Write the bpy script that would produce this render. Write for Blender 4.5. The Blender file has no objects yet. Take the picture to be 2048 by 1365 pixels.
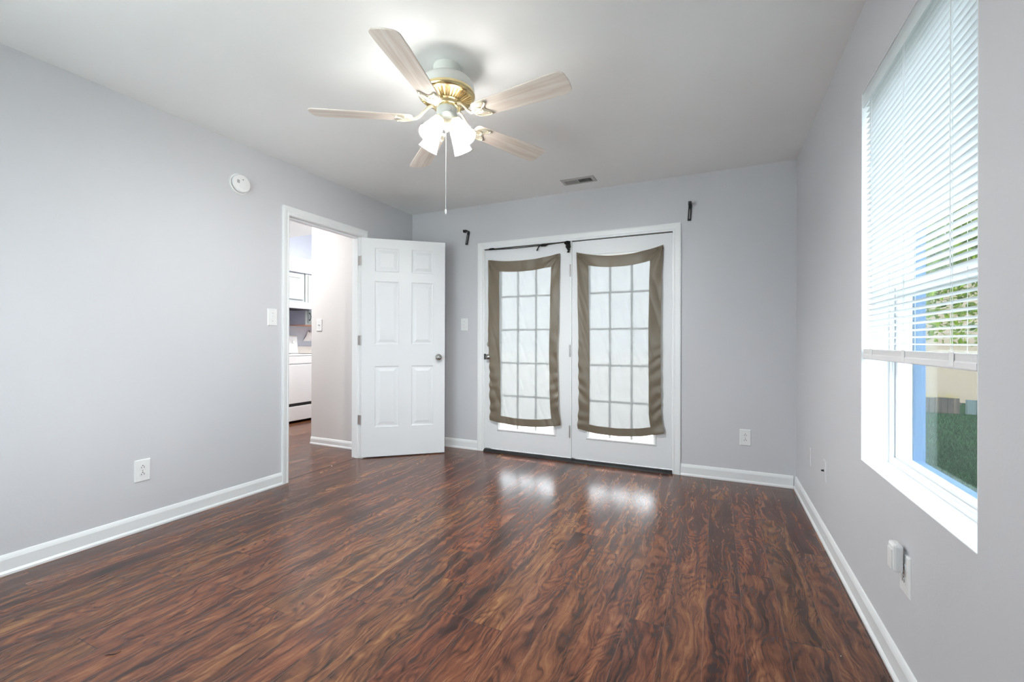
import bpy, bmesh, math, random
from mathutils import Vector, Matrix, noise
random.seed(7)
PI = math.pi
SC = bpy.context.scene
COL = SC.collection

# ------------------------------------------------------------------ camera
XL, XR, YB, H = -2.975, 0.531, 3.853, 2.44
cam_d = bpy.data.cameras.new('camera')
cam_d.sensor_width = 36.0
cam_d.lens = 883.93 / 2048 * 36.0
cam_d.clip_start = 0.02
cam = bpy.data.objects.new('camera', cam_d)
COL.objects.link(cam)
yaw, pit, roll = 0.4349034, 0.00166125, 0.00302396
F = Vector((-math.sin(yaw) * math.cos(pit), math.cos(yaw) * math.cos(pit), math.sin(pit)))
R0 = Vector((math.cos(yaw), math.sin(yaw), 0))
U0 = R0.cross(F)
Rr = R0 * math.cos(roll) + U0 * math.sin(roll)
Ur = -R0 * math.sin(roll) + U0 * math.cos(roll)
cam.matrix_world = Matrix(((Rr.x, Ur.x, -F.x, 0), (Rr.y, Ur.y, -F.y, 0), (Rr.z, Ur.z, -F.z, 1.0805), (0, 0, 0, 1)))
SC.camera = cam

# ------------------------------------------------------------------ world, sun, exposure
w = bpy.data.worlds.new('world'); SC.world = w; w.use_nodes = True
bg = w.node_tree.nodes['Background']
bg.inputs['Color'].default_value = (0.90, 0.945, 1.0, 1)
bg.inputs['Strength'].default_value = 6.6
sun_d = bpy.data.lights.new('sun', 'SUN'); sun_d.energy = 6.0; sun_d.angle = 0.01; sun_d.color = (1, 0.95, 0.88)
sun = bpy.data.objects.new('sun', sun_d); COL.objects.link(sun)
el = math.radians(60); az = Vector((-0.45, 1, 0)).normalized()
sd = Vector((az.x * math.cos(el), az.y * math.cos(el), math.sin(el)))
sun.rotation_euler = (-sd).to_track_quat('-Z', 'Y').to_euler()
sun.location = (0, 12, 8)
SC.view_settings.view_transform = 'Standard'
SC.view_settings.look = 'None'
SC.view_settings.gamma = 1.0
SC.view_settings.exposure = 0.88
SC.view_settings.use_curve_mapping = False
try:
    SC.cycles.use_denoising = True
    SC.cycles.sample_clamp_indirect = 6.0
    SC.cycles.max_bounces = 14
    SC.cycles.diffuse_bounces = 8
    SC.cycles.transparent_max_bounces = 24
    SC.cycles.caustics_reflective = False
    SC.cycles.caustics_refractive = False
except Exception:
    pass
BULB = 1650.0      # radiance of the fan's bulbs
KITCHEN_FILL = 100.0    # emission strength of the dome lights added for hall and kitchen fill

# ------------------------------------------------------------------ materials
def s2l(c):
    return tuple((x / 255 / 12.92) if x / 255 <= 0.04045 else ((x / 255 + 0.055) / 1.055) ** 2.4 for x in c) + (1,)

def pm(name, color, rough=0.5, metal=0.0, spec=0.5, var=0.0, vscale=8.0, bump=0.0, bscale=200.0, trans=0.0, coat=0.0):
    m = bpy.data.materials.new(name); m.use_nodes = True
    nt = m.node_tree; b = nt.nodes['Principled BSDF']
    b.inputs['Base Color'].default_value = color
    b.inputs['Roughness'].default_value = rough
    b.inputs['Metallic'].default_value = metal
    b.inputs['Specular IOR Level'].default_value = spec
    b.inputs['Coat Weight'].default_value = coat
    tc = nt.nodes.new('ShaderNodeTexCoord')
    if var > 0:
        n = nt.nodes.new('ShaderNodeTexNoise'); n.inputs['Scale'].default_value = vscale; n.inputs['Detail'].default_value = 4
        nt.links.new(tc.outputs['Object'], n.inputs['Vector'])
        mx = nt.nodes.new('ShaderNodeMix'); mx.data_type = 'RGBA'
        mx.inputs['A'].default_value = tuple(max(0, c * (1 - var)) for c in color[:3]) + (1,)
        mx.inputs['B'].default_value = tuple(min(1, c * (1 + var)) for c in color[:3]) + (1,)
        nt.links.new(n.outputs['Fac'], mx.inputs['Factor'])
        nt.links.new(mx.outputs['Result'], b.inputs['Base Color'])
    if bump > 0:
        n2 = nt.nodes.new('ShaderNodeTexNoise'); n2.inputs['Scale'].default_value = bscale; n2.inputs['Detail'].default_value = 3
        nt.links.new(tc.outputs['Object'], n2.inputs['Vector'])
        bp = nt.nodes.new('ShaderNodeBump'); bp.inputs['Strength'].default_value = bump; bp.inputs['Distance'].default_value = 0.002
        nt.links.new(n2.outputs['Fac'], bp.inputs['Height'])
        nt.links.new(bp.outputs['Normal'], b.inputs['Normal'])
    if trans > 0:
        tr = nt.nodes.new('ShaderNodeBsdfTranslucent'); tr.inputs['Color'].default_value = color
        mix = nt.nodes.new('ShaderNodeMixShader'); mix.inputs[0].default_value = trans
        nt.links.new(b.outputs[0], mix.inputs[1]); nt.links.new(tr.outputs[0], mix.inputs[2])
        nt.links.new(mix.outputs[0], nt.nodes['Material Output'].inputs[0])
    return m

M = {}
M['wall'] = pm('wall_paint', (0.60, 0.605, 0.63, 1), 0.55, var=0.02, vscale=2.5, bump=0.15, bscale=90, spec=0.35)
M['hallwall'] = pm('hall_paint', (0.70, 0.69, 0.68, 1), 0.6, var=0.02, vscale=2.5, bump=0.15, bscale=90)
M['kitchwall'] = pm('kitchen_paint', (0.50, 0.53, 0.60, 1), 0.6, var=0.02, bump=0.1, bscale=90)
M['ceil'] = pm('ceiling_paint', (0.85, 0.855, 0.85, 1), 0.9, var=0.02, vscale=3, bump=0.25, bscale=60, spec=0.1)
M['trim'] = pm('white_trim', (0.80, 0.82, 0.83, 1), 0.35, var=0.015, vscale=5)
M['door'] = pm('white_door', (0.76, 0.78, 0.80, 1), 0.38, var=0.012, vscale=4)
M['plastic'] = pm('white_plastic', (0.80, 0.81, 0.81, 1), 0.3, var=0.01)
M['dark'] = pm('dark_slot', (0.02, 0.02, 0.02, 1), 0.6, var=0.1)
M['black'] = pm('black_metal', (0.012, 0.016, 0.02, 1), 0.35, var=0.2, vscale=40)
M['cord'] = pm('black_cloth', (0.008, 0.008, 0.009, 1), 0.9, var=0.3, vscale=300)
M['nickel'] = pm('satin_nickel', (0.50, 0.49, 0.47, 1), 0.22, 1.0, var=0.05, vscale=60)
M['hinge'] = pm('painted_hinge', (0.48, 0.46, 0.45, 1), 0.35, 0.7, var=0.1, vscale=80)
M['brass'] = pm('polished_brass', (0.80, 0.66, 0.36, 1), 0.22, 1.0, var=0.08, vscale=30)
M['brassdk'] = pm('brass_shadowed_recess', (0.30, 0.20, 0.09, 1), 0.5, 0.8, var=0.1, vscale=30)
M['palebrass'] = pm('pale_brass', (0.86, 0.80, 0.66, 1), 0.28, 0.75, var=0.05, vscale=40)
M['fanwhite'] = pm('fan_enamel', (0.74, 0.76, 0.72, 1), 0.28, var=0.01)
M['bronze'] = pm('dark_bronze_sill', (0.035, 0.035, 0.035, 1), 0.4, 0.5, var=0.3, vscale=20)
M['cabinet'] = pm('grey_green_cabinet', (0.40, 0.43, 0.425, 1), 0.45, var=0.04, vscale=6)
M['cabshade'] = pm('cabinet_side_shade', (0.36, 0.36, 0.44, 1), 0.5, var=0.04, vscale=6)  # cabinet colour with the shade of the side panel put in
M['oak'] = pm('raw_oak_edge', (0.50, 0.22, 0.12, 1), 0.6, var=0.2, vscale=30)
M['appl'] = pm('white_appliance', (0.82, 0.82, 0.82, 1), 0.2, var=0.01)
M['blind'] = pm('white_blind', (0.88, 0.89, 0.90, 1), 0.4, var=0.01, trans=0.6)
M['rail'] = pm('blind_rail', (0.78, 0.78, 0.79, 1), 0.4, var=0.02)
M['vinyl'] = pm('window_vinyl', (0.82, 0.84, 0.86, 1), 0.3, var=0.01)
M['bluetrim'] = pm('blue_trim', (0.035, 0.12, 0.27, 1), 0.45, var=0.12, vscale=9)
M['concrete'] = pm('bounce_concrete', (0.82, 0.80, 0.77, 1), 0.9, var=0.08, vscale=3, bump=0.3)  # bright concrete of the slabs added to bounce daylight
M['beige'] = pm('beige_stucco', (0.29, 0.225, 0.17, 1), 0.9, var=0.03, vscale=2, bump=0.2, bscale=50)
M['slatefence'] = pm('grey_green_board', (0.10, 0.135, 0.14, 1), 0.8, var=0.08, vscale=4)
M['roof'] = pm('shingle', (0.12, 0.11, 0.10, 1), 0.9, var=0.3, vscale=20)
M['bark'] = pm('bark', (0.07, 0.045, 0.03, 1), 0.95, var=0.4, vscale=14, bump=0.8, bscale=30)
M['weed'] = pm('dry_weed', (0.30, 0.24, 0.08, 1), 0.9, var=0.3, vscale=20)
M['siding'] = pm('house_siding', (0.60, 0.62, 0.64, 1), 0.7, var=0.03)
M['counter'] = pm('laminate_counter', (0.72, 0.70, 0.66, 1), 0.4, var=0.05, vscale=30)
M['cotton'] = pm('white_cotton', (0.80, 0.80, 0.80, 1), 0.95, var=0.03, vscale=30)
M['rimgrey'] = pm('glass_edge_refraction', (0.05, 0.05, 0.045, 1), 0.5, spec=0.2, var=0.1)  # dark tone imitating refraction at the shade's glass edge

def leafmat(name, a, b_, trans):
    m = bpy.data.materials.new(name); m.use_nodes = True; nt = m.node_tree
    b = nt.nodes['Principled BSDF']; b.inputs['Roughness'].default_value = 0.95; b.inputs['Specular IOR Level'].default_value = 0.1
    tc = nt.nodes.new('ShaderNodeTexCoord'); n = nt.nodes.new('ShaderNodeTexNoise'); n.inputs['Scale'].default_value = 5; n.inputs['Detail'].default_value = 5
    nt.links.new(tc.outputs['Object'], n.inputs['Vector'])
    r = nt.nodes.new('ShaderNodeValToRGB'); r.color_ramp.elements[0].position = 0.35; r.color_ramp.elements[1].position = 0.65
    r.color_ramp.elements[0].color = a; r.color_ramp.elements[1].color = b_
    nt.links.new(n.outputs['Fac'], r.inputs[0]); nt.links.new(r.outputs[0], b.inputs['Base Color'])
    tr = nt.nodes.new('ShaderNodeBsdfTranslucent'); nt.links.new(r.outputs[0], tr.inputs['Color'])
    mix = nt.nodes.new('ShaderNodeMixShader'); mix.inputs[0].default_value = trans
    nt.links.new(b.outputs[0], mix.inputs[1]); nt.links.new(tr.outputs[0], mix.inputs[2])
    nt.links.new(mix.outputs[0], nt.nodes['Material Output'].inputs[0])
    return m
M['leaf'] = leafmat('leaf', (0.03, 0.065, 0.006, 1), (0.24, 0.34, 0.02, 1), 0.45)
M['lawn'] = leafmat('lawn', (0.003, 0.020, 0.0065, 1), (0.007, 0.036, 0.010, 1), 0.0)
M['grass'] = leafmat('grass_blade', (0.004, 0.022, 0.008, 1), (0.010, 0.038, 0.013, 1), 0.15)

def plankmat():
    m = bpy.data.materials.new('dark_fence_planks'); m.use_nodes = True; nt = m.node_tree; b = nt.nodes['Principled BSDF']
    tc = nt.nodes.new('ShaderNodeTexCoord'); mp = nt.nodes.new('ShaderNodeMapping'); mp.inputs['Scale'].default_value = (14, 14, 0.8)
    n = nt.nodes.new('ShaderNodeTexNoise'); n.inputs['Scale'].default_value = 1; n.inputs['Detail'].default_value = 5
    nt.links.new(tc.outputs['Object'], mp.inputs[0]); nt.links.new(mp.outputs[0], n.inputs['Vector'])
    r = nt.nodes.new('ShaderNodeValToRGB'); r.color_ramp.elements[0].position = 0.35; r.color_ramp.elements[1].position = 0.7
    r.color_ramp.elements[0].color = (0.035, 0.03, 0.028, 1); r.color_ramp.elements[1].color = (0.13, 0.10, 0.08, 1)
    nt.links.new(n.outputs['Fac'], r.inputs[0]); nt.links.new(r.outputs[0], b.inputs['Base Color']); b.inputs['Roughness'].default_value = 0.9
    return m
M['plank'] = plankmat()

def glassmat(name='window_glass', tint=(0.96, 0.98, 0.98, 1)):
    m = bpy.data.materials.new(name); m.use_nodes = True; nt = m.node_tree
    for n in list(nt.nodes):
        if n.type == 'BSDF_PRINCIPLED': nt.nodes.remove(n)
    t = nt.nodes.new('ShaderNodeBsdfTransparent'); t.inputs[0].default_value = tint
    g = nt.nodes.new('ShaderNodeBsdfGlossy'); g.inputs['Roughness'].default_value = 0.0
    lw = nt.nodes.new('ShaderNodeFresnel'); lw.inputs['IOR'].default_value = 1.45
    mu = nt.nodes.new('ShaderNodeMath'); mu.operation = 'MULTIPLY'; mu.inputs[1].default_value = 0.35
    mix = nt.nodes.new('ShaderNodeMixShader')
    nt.links.new(lw.outputs[0], mu.inputs[0]); nt.links.new(mu.outputs[0], mix.inputs[0])
    nt.links.new(t.outputs[0], mix.inputs[1]); nt.links.new(g.outputs[0], mix.inputs[2])
    nt.links.new(mix.outputs[0], nt.nodes['Material Output'].inputs[0])
    return m
M['glass'] = glassmat()
M['tinted'] = glassmat('tinted_window_glass', (0.78, 0.825, 0.825, 1))

def clothmat(name, color, transp, transl, rough=0.9, wr=0.0, sheen=0.0):
    m = bpy.data.materials.new(name); m.use_nodes = True; nt = m.node_tree
    b = nt.nodes['Principled BSDF']; b.inputs['Base Color'].default_value = color; b.inputs['Roughness'].default_value = rough
    tc = nt.nodes.new('ShaderNodeTexCoord')
    wv = nt.nodes.new('ShaderNodeTexNoise'); wv.inputs['Scale'].default_value = 5; wv.inputs['Detail'].default_value = 3
    nt.links.new(tc.outputs['Object'], wv.inputs['Vector'])
    mx = nt.nodes.new('ShaderNodeMix'); mx.data_type = 'RGBA'
    mx.inputs['A'].default_value = tuple(c * 0.93 for c in color[:3]) + (1,); mx.inputs['B'].default_value = tuple(min(1, c * 1.06) for c in color[:3]) + (1,)
    nt.links.new(wv.outputs['Fac'], mx.inputs['Factor']); nt.links.new(mx.outputs['Result'], b.inputs['Base Color'])
    tl = nt.nodes.new('ShaderNodeBsdfTranslucent'); nt.links.new(mx.outputs['Result'], tl.inputs['Color'])
    m1 = nt.nodes.new('ShaderNodeMixShader'); m1.inputs[0].default_value = transl
    nt.links.new(b.outputs[0], m1.inputs[1]); nt.links.new(tl.outputs[0], m1.inputs[2])
    tp = nt.nodes.new('ShaderNodeBsdfTransparent')
    m2 = nt.nodes.new('ShaderNodeMixShader'); m2.inputs[0].default_value = transp
    nt.links.new(m1.outputs[0], m2.inputs[1]); nt.links.new(tp.outputs[0], m2.inputs[2])
    nt.links.new(m2.outputs[0], nt.nodes['Material Output'].inputs[0])
    return m
M['sheer'] = clothmat('sheer_voile', (0.36, 0.38, 0.38, 1), 0.041, 0.045)
M['border'] = clothmat('taupe_satin', (0.185, 0.152, 0.108, 1), 0.0, 0.06, rough=0.42)

def shademat():
    m = bpy.data.materials.new('frosted_bell_glass'); m.use_nodes = True; nt = m.node_tree
    b = nt.nodes['Principled BSDF']; b.inputs['Base Color'].default_value = (0.85, 0.85, 0.82, 1); b.inputs['Roughness'].default_value = 0.25
    tl = nt.nodes.new('ShaderNodeBsdfTranslucent'); tl.inputs[0].default_value = (0.9, 0.9, 0.86, 1)
    m1 = nt.nodes.new('ShaderNodeMixShader'); m1.inputs[0].default_value = 0.4
    nt.links.new(b.outputs[0], m1.inputs[1]); nt.links.new(tl.outputs[0], m1.inputs[2])
    tp = nt.nodes.new('ShaderNodeBsdfTransparent')
    m2 = nt.nodes.new('ShaderNodeMixShader'); m2.inputs[0].default_value = 0.14
    nt.links.new(m1.outputs[0], m2.inputs[1]); nt.links.new(tp.outputs[0], m2.inputs[2])
    nt.links.new(m2.outputs[0], nt.nodes['Material Output'].inputs[0])
    return m
M['shade'] = shademat()

def emit(name, col, st):
    m = bpy.data.materials.new(name); m.use_nodes = True; nt = m.node_tree
    b = nt.nodes['Principled BSDF']; b.inputs['Base Color'].default_value = (0.8, 0.8, 0.8, 1)
    b.inputs['Emission Color'].default_value = col; b.inputs['Emission Strength'].default_value = st
    return m
M['bulb'] = emit('lit_bulb', (1, 0.98, 0.95, 1), BULB)
M['dome'] = emit('fill_dome', (1, 0.985, 0.96, 1), KITCHEN_FILL)
M['dome2'] = emit('fill_dome_dimmer', (1, 0.985, 0.96, 1), KITCHEN_FILL * 0.85)

def blademat():
    m = bpy.data.materials.new('whitewashed_oak'); m.use_nodes = True; nt = m.node_tree; b = nt.nodes['Principled BSDF']
    tc = nt.nodes.new('ShaderNodeTexCoord'); mp = nt.nodes.new('ShaderNodeMapping'); mp.inputs['Scale'].default_value = (1.2, 22, 22)
    n = nt.nodes.new('ShaderNodeTexNoise'); n.inputs['Scale'].default_value = 2; n.inputs['Detail'].default_value = 6; n.inputs['Distortion'].default_value = 0.6
    nt.links.new(tc.outputs['Object'], mp.inputs[0]); nt.links.new(mp.outputs[0], n.inputs['Vector'])
    r = nt.nodes.new('ShaderNodeValToRGB'); r.color_ramp.elements[0].position = 0.3; r.color_ramp.elements[1].position = 0.65
    r.color_ramp.elements[0].color = (0.66, 0.55, 0.47, 1); r.color_ramp.elements[1].color = (0.84, 0.78, 0.71, 1)
    nt.links.new(n.outputs['Fac'], r.inputs[0]); nt.links.new(r.outputs[0], b.inputs['Base Color']); b.inputs['Roughness'].default_value = 0.4
    return m
M['blade'] = blademat()

def floormat():
    m = bpy.data.materials.new('hickory_laminate'); m.use_nodes = True; nt = m.node_tree; L = nt.links; N = nt.nodes
    b = N['Principled BSDF']
    def math_(op, a, c=None, d=None):
        n = N.new('ShaderNodeMath'); n.operation = op
        for i, v in enumerate((a, c, d)):
            if v is None: continue
            if isinstance(v, (int, float)): n.inputs[i].default_value = v
            else: L.new(v, n.inputs[i])
        return n.outputs[0]
    def comb(x, y, z):
        n = N.new('ShaderNodeCombineXYZ')
        for i, v in enumerate((x, y, z)):
            if isinstance(v, (int, float)): n.inputs[i].default_value = v
            else: L.new(v, n.inputs[i])
        return n.outputs[0]
    def noi(vec, scale, detail=4, dist=0.0, rough=0.5):
        n = N.new('ShaderNodeTexNoise'); n.inputs['Scale'].default_value = scale; n.inputs['Detail'].default_value = detail
        n.inputs['Distortion'].default_value = dist; n.inputs['Roughness'].default_value = rough
        L.new(vec, n.inputs['Vector']); return n.outputs['Fac']
    def ramp(f, stops):
        r = N.new('ShaderNodeValToRGB'); cr = r.color_ramp
        while len(cr.elements) < len(stops): cr.elements.new(0.5)
        for e, (p, c) in zip(cr.elements, stops): e.position = p; e.color = c
        L.new(f, r.inputs[0]); return r.outputs[0]
    def mixc(f, a, c, mode='MIX'):
        n = N.new('ShaderNodeMix'); n.data_type = 'RGBA'; n.blend_type = mode
        if isinstance(f, (int, float)): n.inputs['Factor'].default_value = f
        else: L.new(f, n.inputs['Factor'])
        for k, v in (('A', a), ('B', c)):
            if isinstance(v, tuple): n.inputs[k].default_value = v
            else: L.new(v, n.inputs[k])
        return n.outputs['Result']
    tc = N.new('ShaderNodeTexCoord'); sx = N.new('ShaderNodeSeparateXYZ'); L.new(tc.outputs['Object'], sx.inputs[0])
    x, y = sx.outputs[0], sx.outputs[1]
    xr = math_('ADD', math_('DIVIDE', x, 0.137), 0.328); row = math_('FLOOR', xr); fx = math_('FRACT', xr)
    wn = N.new('ShaderNodeTexWhiteNoise'); wn.noise_dimensions = '1D'; L.new(row, wn.inputs['W'])
    yr = math_('ADD', math_('DIVIDE', y, 1.22), math_('MULTIPLY', wn.outputs['Value'], 7.3)); idy = math_('FLOOR', yr); fy = math_('FRACT', yr)
    wn2 = N.new('ShaderNodeTexWhiteNoise'); wn2.noise_dimensions = '2D'; L.new(comb(row, idy, 0.0), wn2.inputs['Vector'])
    rnd = wn2.outputs['Value']; off = math_('MULTIPLY', rnd, 37.0)
    # swirled coordinates, different in each plank
    w1 = noi(comb(math_('MULTIPLY', x, 9.0), math_('MULTIPLY', y, 3.2), off), 1.0, 3)
    w2 = noi(comb(math_('MULTIPLY', x, 30.0), math_('MULTIPLY', y, 16.0), math_('ADD', off, 9.0)), 1.0, 2)
    xs = math_('ADD', x, math_('ADD', math_('MULTIPLY', math_('SUBTRACT', w1, 0.5), 0.11), math_('MULTIPLY', math_('SUBTRACT', w2, 0.5), 0.016)))
    # long streaks, figure contours, fibres, cross ripples
    streak = noi(comb(math_('MULTIPLY', xs, 26.0), math_('MULTIPLY', y, 1.6), off), 1.0, 6, 0.0, 0.62)
    fig = noi(comb(math_('MULTIPLY', xs, 8.0), math_('MULTIPLY', y, 1.7), math_('ADD', off, 3.0)), 1.0, 2, 0.5, 0.5)
    rings = math_('MULTIPLY_ADD', math_('SINE', math_('MULTIPLY', fig, 95.0)), 0.5, 0.5)
    rings = math_('POWER', rings, 0.6)
    fib = noi(comb(math_('MULTIPLY', xs, 150.0), math_('MULTIPLY', y, 6.0), off), 1.0, 4, 0.0, 0.6)
    patch = noi(comb(math_('MULTIPLY', x, 7.0), math_('MULTIPLY', y, 2.6), math_('ADD', off, 17.0)), 1.0, 4, 1.0, 0.6)
    rip = noi(comb(math_('MULTIPLY', x, 10.0), math_('MULTIPLY', y, 75.0), off), 1.0, 2, 1.0)
    v = math_('ADD', math_('MULTIPLY', math_('SUBTRACT', streak, 0.5), 1.7), math_('MULTIPLY', math_('SUBTRACT', rings, 0.6), 0.24))
    v = math_('ADD', v, math_('MULTIPLY', math_('SUBTRACT', fib, 0.5), 0.75))
    v = math_('ADD', v, math_('MULTIPLY', math_('SUBTRACT', patch, 0.5), 0.6))
    v = math_('ADD', v, math_('MULTIPLY', math_('SUBTRACT', rip, 0.5), 0.12))
    v = math_('ADD', v, math_('MULTIPLY_ADD', rnd, 0.16, 0.45))
    base = ramp(v, [(0.08, (0.014, 0.0065, 0.0048, 1)), (0.30, (0.046, 0.0165, 0.0105, 1)), (0.52, (0.098, 0.034, 0.0185, 1)), (0.74, (0.17, 0.062, 0.029, 1)), (0.98, (0.26, 0.112, 0.048, 1))])
    blotch = patch
    tint = ramp(wn2.outputs['Color'], [(0.0, (0.95, 0.82, 0.85, 1)), (0.5, (1, 1, 1, 1)), (1.0, (0.98, 1.16, 1.0, 1))])
    base = mixc(1.0, base, tint, 'MULTIPLY')
    # seams; the long ones carry a painted bevel highlight
    ex = math_('MINIMUM', fx, math_('SUBTRACT', 1.0, fx)); ey = math_('MINIMUM', fy, math_('SUBTRACT', 1.0, fy))
    sx_ = math_('LESS_THAN', ex, 0.006); sy_ = math_('LESS_THAN', ey, 0.0011)
    seam = math_('MAXIMUM', sx_, sy_)
    base = mixc(math_('MULTIPLY', sx_, 0.55), base, (0.20, 0.12, 0.09, 1))  # light catching the plank bevels, painted as a paler line
    base = mixc(math_('MULTIPLY', sy_, 0.6), base, (0.02, 0.012, 0.01, 1))
    L.new(base, b.inputs['Base Color'])
    rr = math_('MULTIPLY_ADD', fib, 0.14, 0.17); L.new(rr, b.inputs['Roughness'])
    b.inputs['Specular IOR Level'].default_value = 0.52
    hgt = math_('SUBTRACT', math_('ADD', math_('MULTIPLY', fib, 0.6), math_('MULTIPLY', blotch, 0.9)), math_('MULTIPLY', seam, 0.9))
    bp = N.new('ShaderNodeBump'); bp.inputs['Strength'].default_value = 0.16; bp.inputs['Distance'].default_value = 0.004
    L.new(hgt, bp.inputs['Height']); L.new(bp.outputs[0], b.inputs['Normal'])
    return m
M['floor'] = floormat()

# ------------------------------------------------------------------ mesh helpers
def BM(): return bmesh.new()

def box(bm, x0, x1, y0, y1, z0, z1):
    vs = [bm.verts.new((x, y, z)) for x in (x0, x1) for y in (y0, y1) for z in (z0, z1)]
    for f in ((0, 1, 3, 2), (4, 6, 7, 5), (0, 4, 5, 1), (2, 3, 7, 6), (0, 2, 6, 4), (1, 5, 7, 3)):
        bm.faces.new([vs[i] for i in f])
    return vs

def prism(bm, pts, d):
    """polygon pts (3D, planar) extruded by vector d"""
    d = Vector(d)
    a = [bm.verts.new(p) for p in pts]; b = [bm.verts.new(Vector(p) + d) for p in pts]
    bm.faces.new(a[::-1]); bm.faces.new(b)
    n = len(a)
    for i in range(n): bm.faces.new((a[i], a[(i + 1) % n], b[(i + 1) % n], b[i]))
    return a + b

def lathe(bm, prof, seg=32, mat=None, caps=True):
    """prof = [(r, z)...] around Z, transformed by mat"""
    rings = []
    for r, z in prof:
        if r < 1e-6: rings.append([bm.verts.new((0, 0, z))])
        else: rings.append([bm.verts.new((r * math.cos(2 * PI * i / seg), r * math.sin(2 * PI * i / seg), z)) for i in range(seg)])
    allv = [v for r in rings for v in r]
    for a, b in zip(rings, rings[1:]):
        for i in range(seg):
            j = (i + 1) % seg
            if len(a) == 1 and len(b) == 1: continue
            if len(a) == 1: bm.faces.new((a[0], b[j], b[i]))
            elif len(b) == 1: bm.faces.new((a[i], a[j], b[0]))
            else: bm.faces.new((a[i], a[j], b[j], b[i]))
    if caps:
        if len(rings[0]) > 1: bm.faces.new(rings[0][::-1])
        if len(rings[-1]) > 1: bm.faces.new(rings[-1])
    if mat is not None: bmesh.ops.transform(bm, matrix=mat, verts=allv)
    return allv

def tube(bm, pts, r, seg=8, closed=False):
    pts = [Vector(p) for p in pts]; n = len(pts); rings = []
    up = Vector((0, 0, 1)); prev = None
    for i, p in enumerate(pts):
        if closed: t = pts[(i + 1) % n] - pts[i - 1]
        else: t = pts[min(i + 1, n - 1)] - pts[max(i - 1, 0)]
        t.normalize()
        if prev is None:
            a = t.cross(up)
            if a.length < 1e-3: a = t.cross(Vector((1, 0, 0)))
        else: a = prev - t * prev.dot(t)
        a.normalize(); prev = a; b = t.cross(a)
        rr = r[i] if isinstance(r, (list, tuple)) else r
        rings.append([bm.verts.new(p + a * rr * math.cos(2 * PI * k / seg) + b * rr * math.sin(2 * PI * k / seg)) for k in range(seg)])
    m = n if closed else n - 1
    for i in range(m):
        A, B = rings[i], rings[(i + 1) % n]
        for k in range(seg): bm.faces.new((A[k], A[(k + 1) % seg], B[(k + 1) % seg], B[k]))
    if not closed:
        bm.faces.new(rings[0][::-1]); bm.faces.new(rings[-1])

def wloc(o):
    v = Vector((0, 0, 0))
    while o is not None: v += o.location; o = o.parent
    return v

def obj(name, bm, mat, parent=None, smooth=False, local=False, bevel=0.0, origin=None, solid=0.0):
    if parent is not None and not local:
        bmesh.ops.translate(bm, vec=-wloc(parent), verts=bm.verts)
    if origin is not None:
        bmesh.ops.translate(bm, vec=-Vector(origin), verts=bm.verts)
    bmesh.ops.recalc_face_normals(bm, faces=bm.faces)
    me = bpy.data.meshes.new(name); bm.to_mesh(me); bm.free()
    me.materials.append(mat)
    if smooth:
        for p in me.polygons: p.use_smooth = True
    o = bpy.data.objects.new(name, me); COL.objects.link(o)
    if parent is not None: o.parent = parent
    if origin is not None: o.location = origin
    if solid:
        s = o.modifiers.new('solid', 'SOLIDIFY'); s.thickness = solid; s.offset = 0
    if bevel > 0:
        md = o.modifiers.new('bevel', 'BEVEL'); md.width = bevel; md.segments = 2; md.limit_method = 'ANGLE'; md.angle_limit = math.radians(40)
    if smooth:
        es = o.modifiers.new('ws', 'EDGE_SPLIT'); es.split_angle = math.radians(42)
    return o

def tag(o, label=None, cat=None, group=None, kind=None):
    if label: o['label'] = label
    if cat: o['category'] = cat
    if group: o['group'] = group
    if kind: o['kind'] = kind
    return o

def empty(name, loc, label, cat, group=None, kind=None, rot=None):
    o = bpy.data.objects.new(name, None); COL.objects.link(o); o.location = loc; o.empty_display_size = 0.05
    if rot: o.rotation_euler = rot
    return tag(o, label, cat, group, kind)

def st(name, bm, mat, label, cat, **k):
    return tag(obj(name, bm, mat, **k), label, cat, kind='structure')

def holed(bm, ax, a0, a1, us, zs, holes):
    """slab normal to axis ax between a0 and a1; us, zs sorted cuts; holes = set of (i, j) cells left open"""
    def P(a, u, z): return (a, u, z) if ax == 'x' else (u, a, z)
    V = {}
    def v(s, i, j):
        k = (s, i, j)
        if k not in V: V[k] = bm.verts.new(P((a0, a1)[s], us[i], zs[j]))
        return V[k]
    nu, nz = len(us) - 1, len(zs) - 1
    full = lambda i, j: 0 <= i < nu and 0 <= j < nz and (i, j) not in holes
    for i in range(nu):
        for j in range(nz):
            if not full(i, j): continue
            for s in (0, 1): bm.faces.new((v(s, i, j), v(s, i + 1, j), v(s, i + 1, j + 1), v(s, i, j + 1)))
            if not full(i - 1, j): bm.faces.new((v(0, i, j), v(1, i, j), v(1, i, j + 1), v(0, i, j + 1)))
            if not full(i + 1, j): bm.faces.new((v(0, i + 1, j), v(1, i + 1, j), v(1, i + 1, j + 1), v(0, i + 1, j + 1)))
            if not full(i, j - 1): bm.faces.new((v(0, i, j), v(1, i, j), v(1, i + 1, j), v(0, i + 1, j)))
            if not full(i, j + 1): bm.faces.new((v(0, i, j + 1), v(1, i, j + 1), v(1, i + 1, j + 1), v(0, i + 1, j + 1)))

# ------------------------------------------------------------------ room shell
YN = -0.22
b = BM(); box(b, -5.80, XR + 0.16, YN - 0.1, 5.3, -0.12, 0.0)
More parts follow.
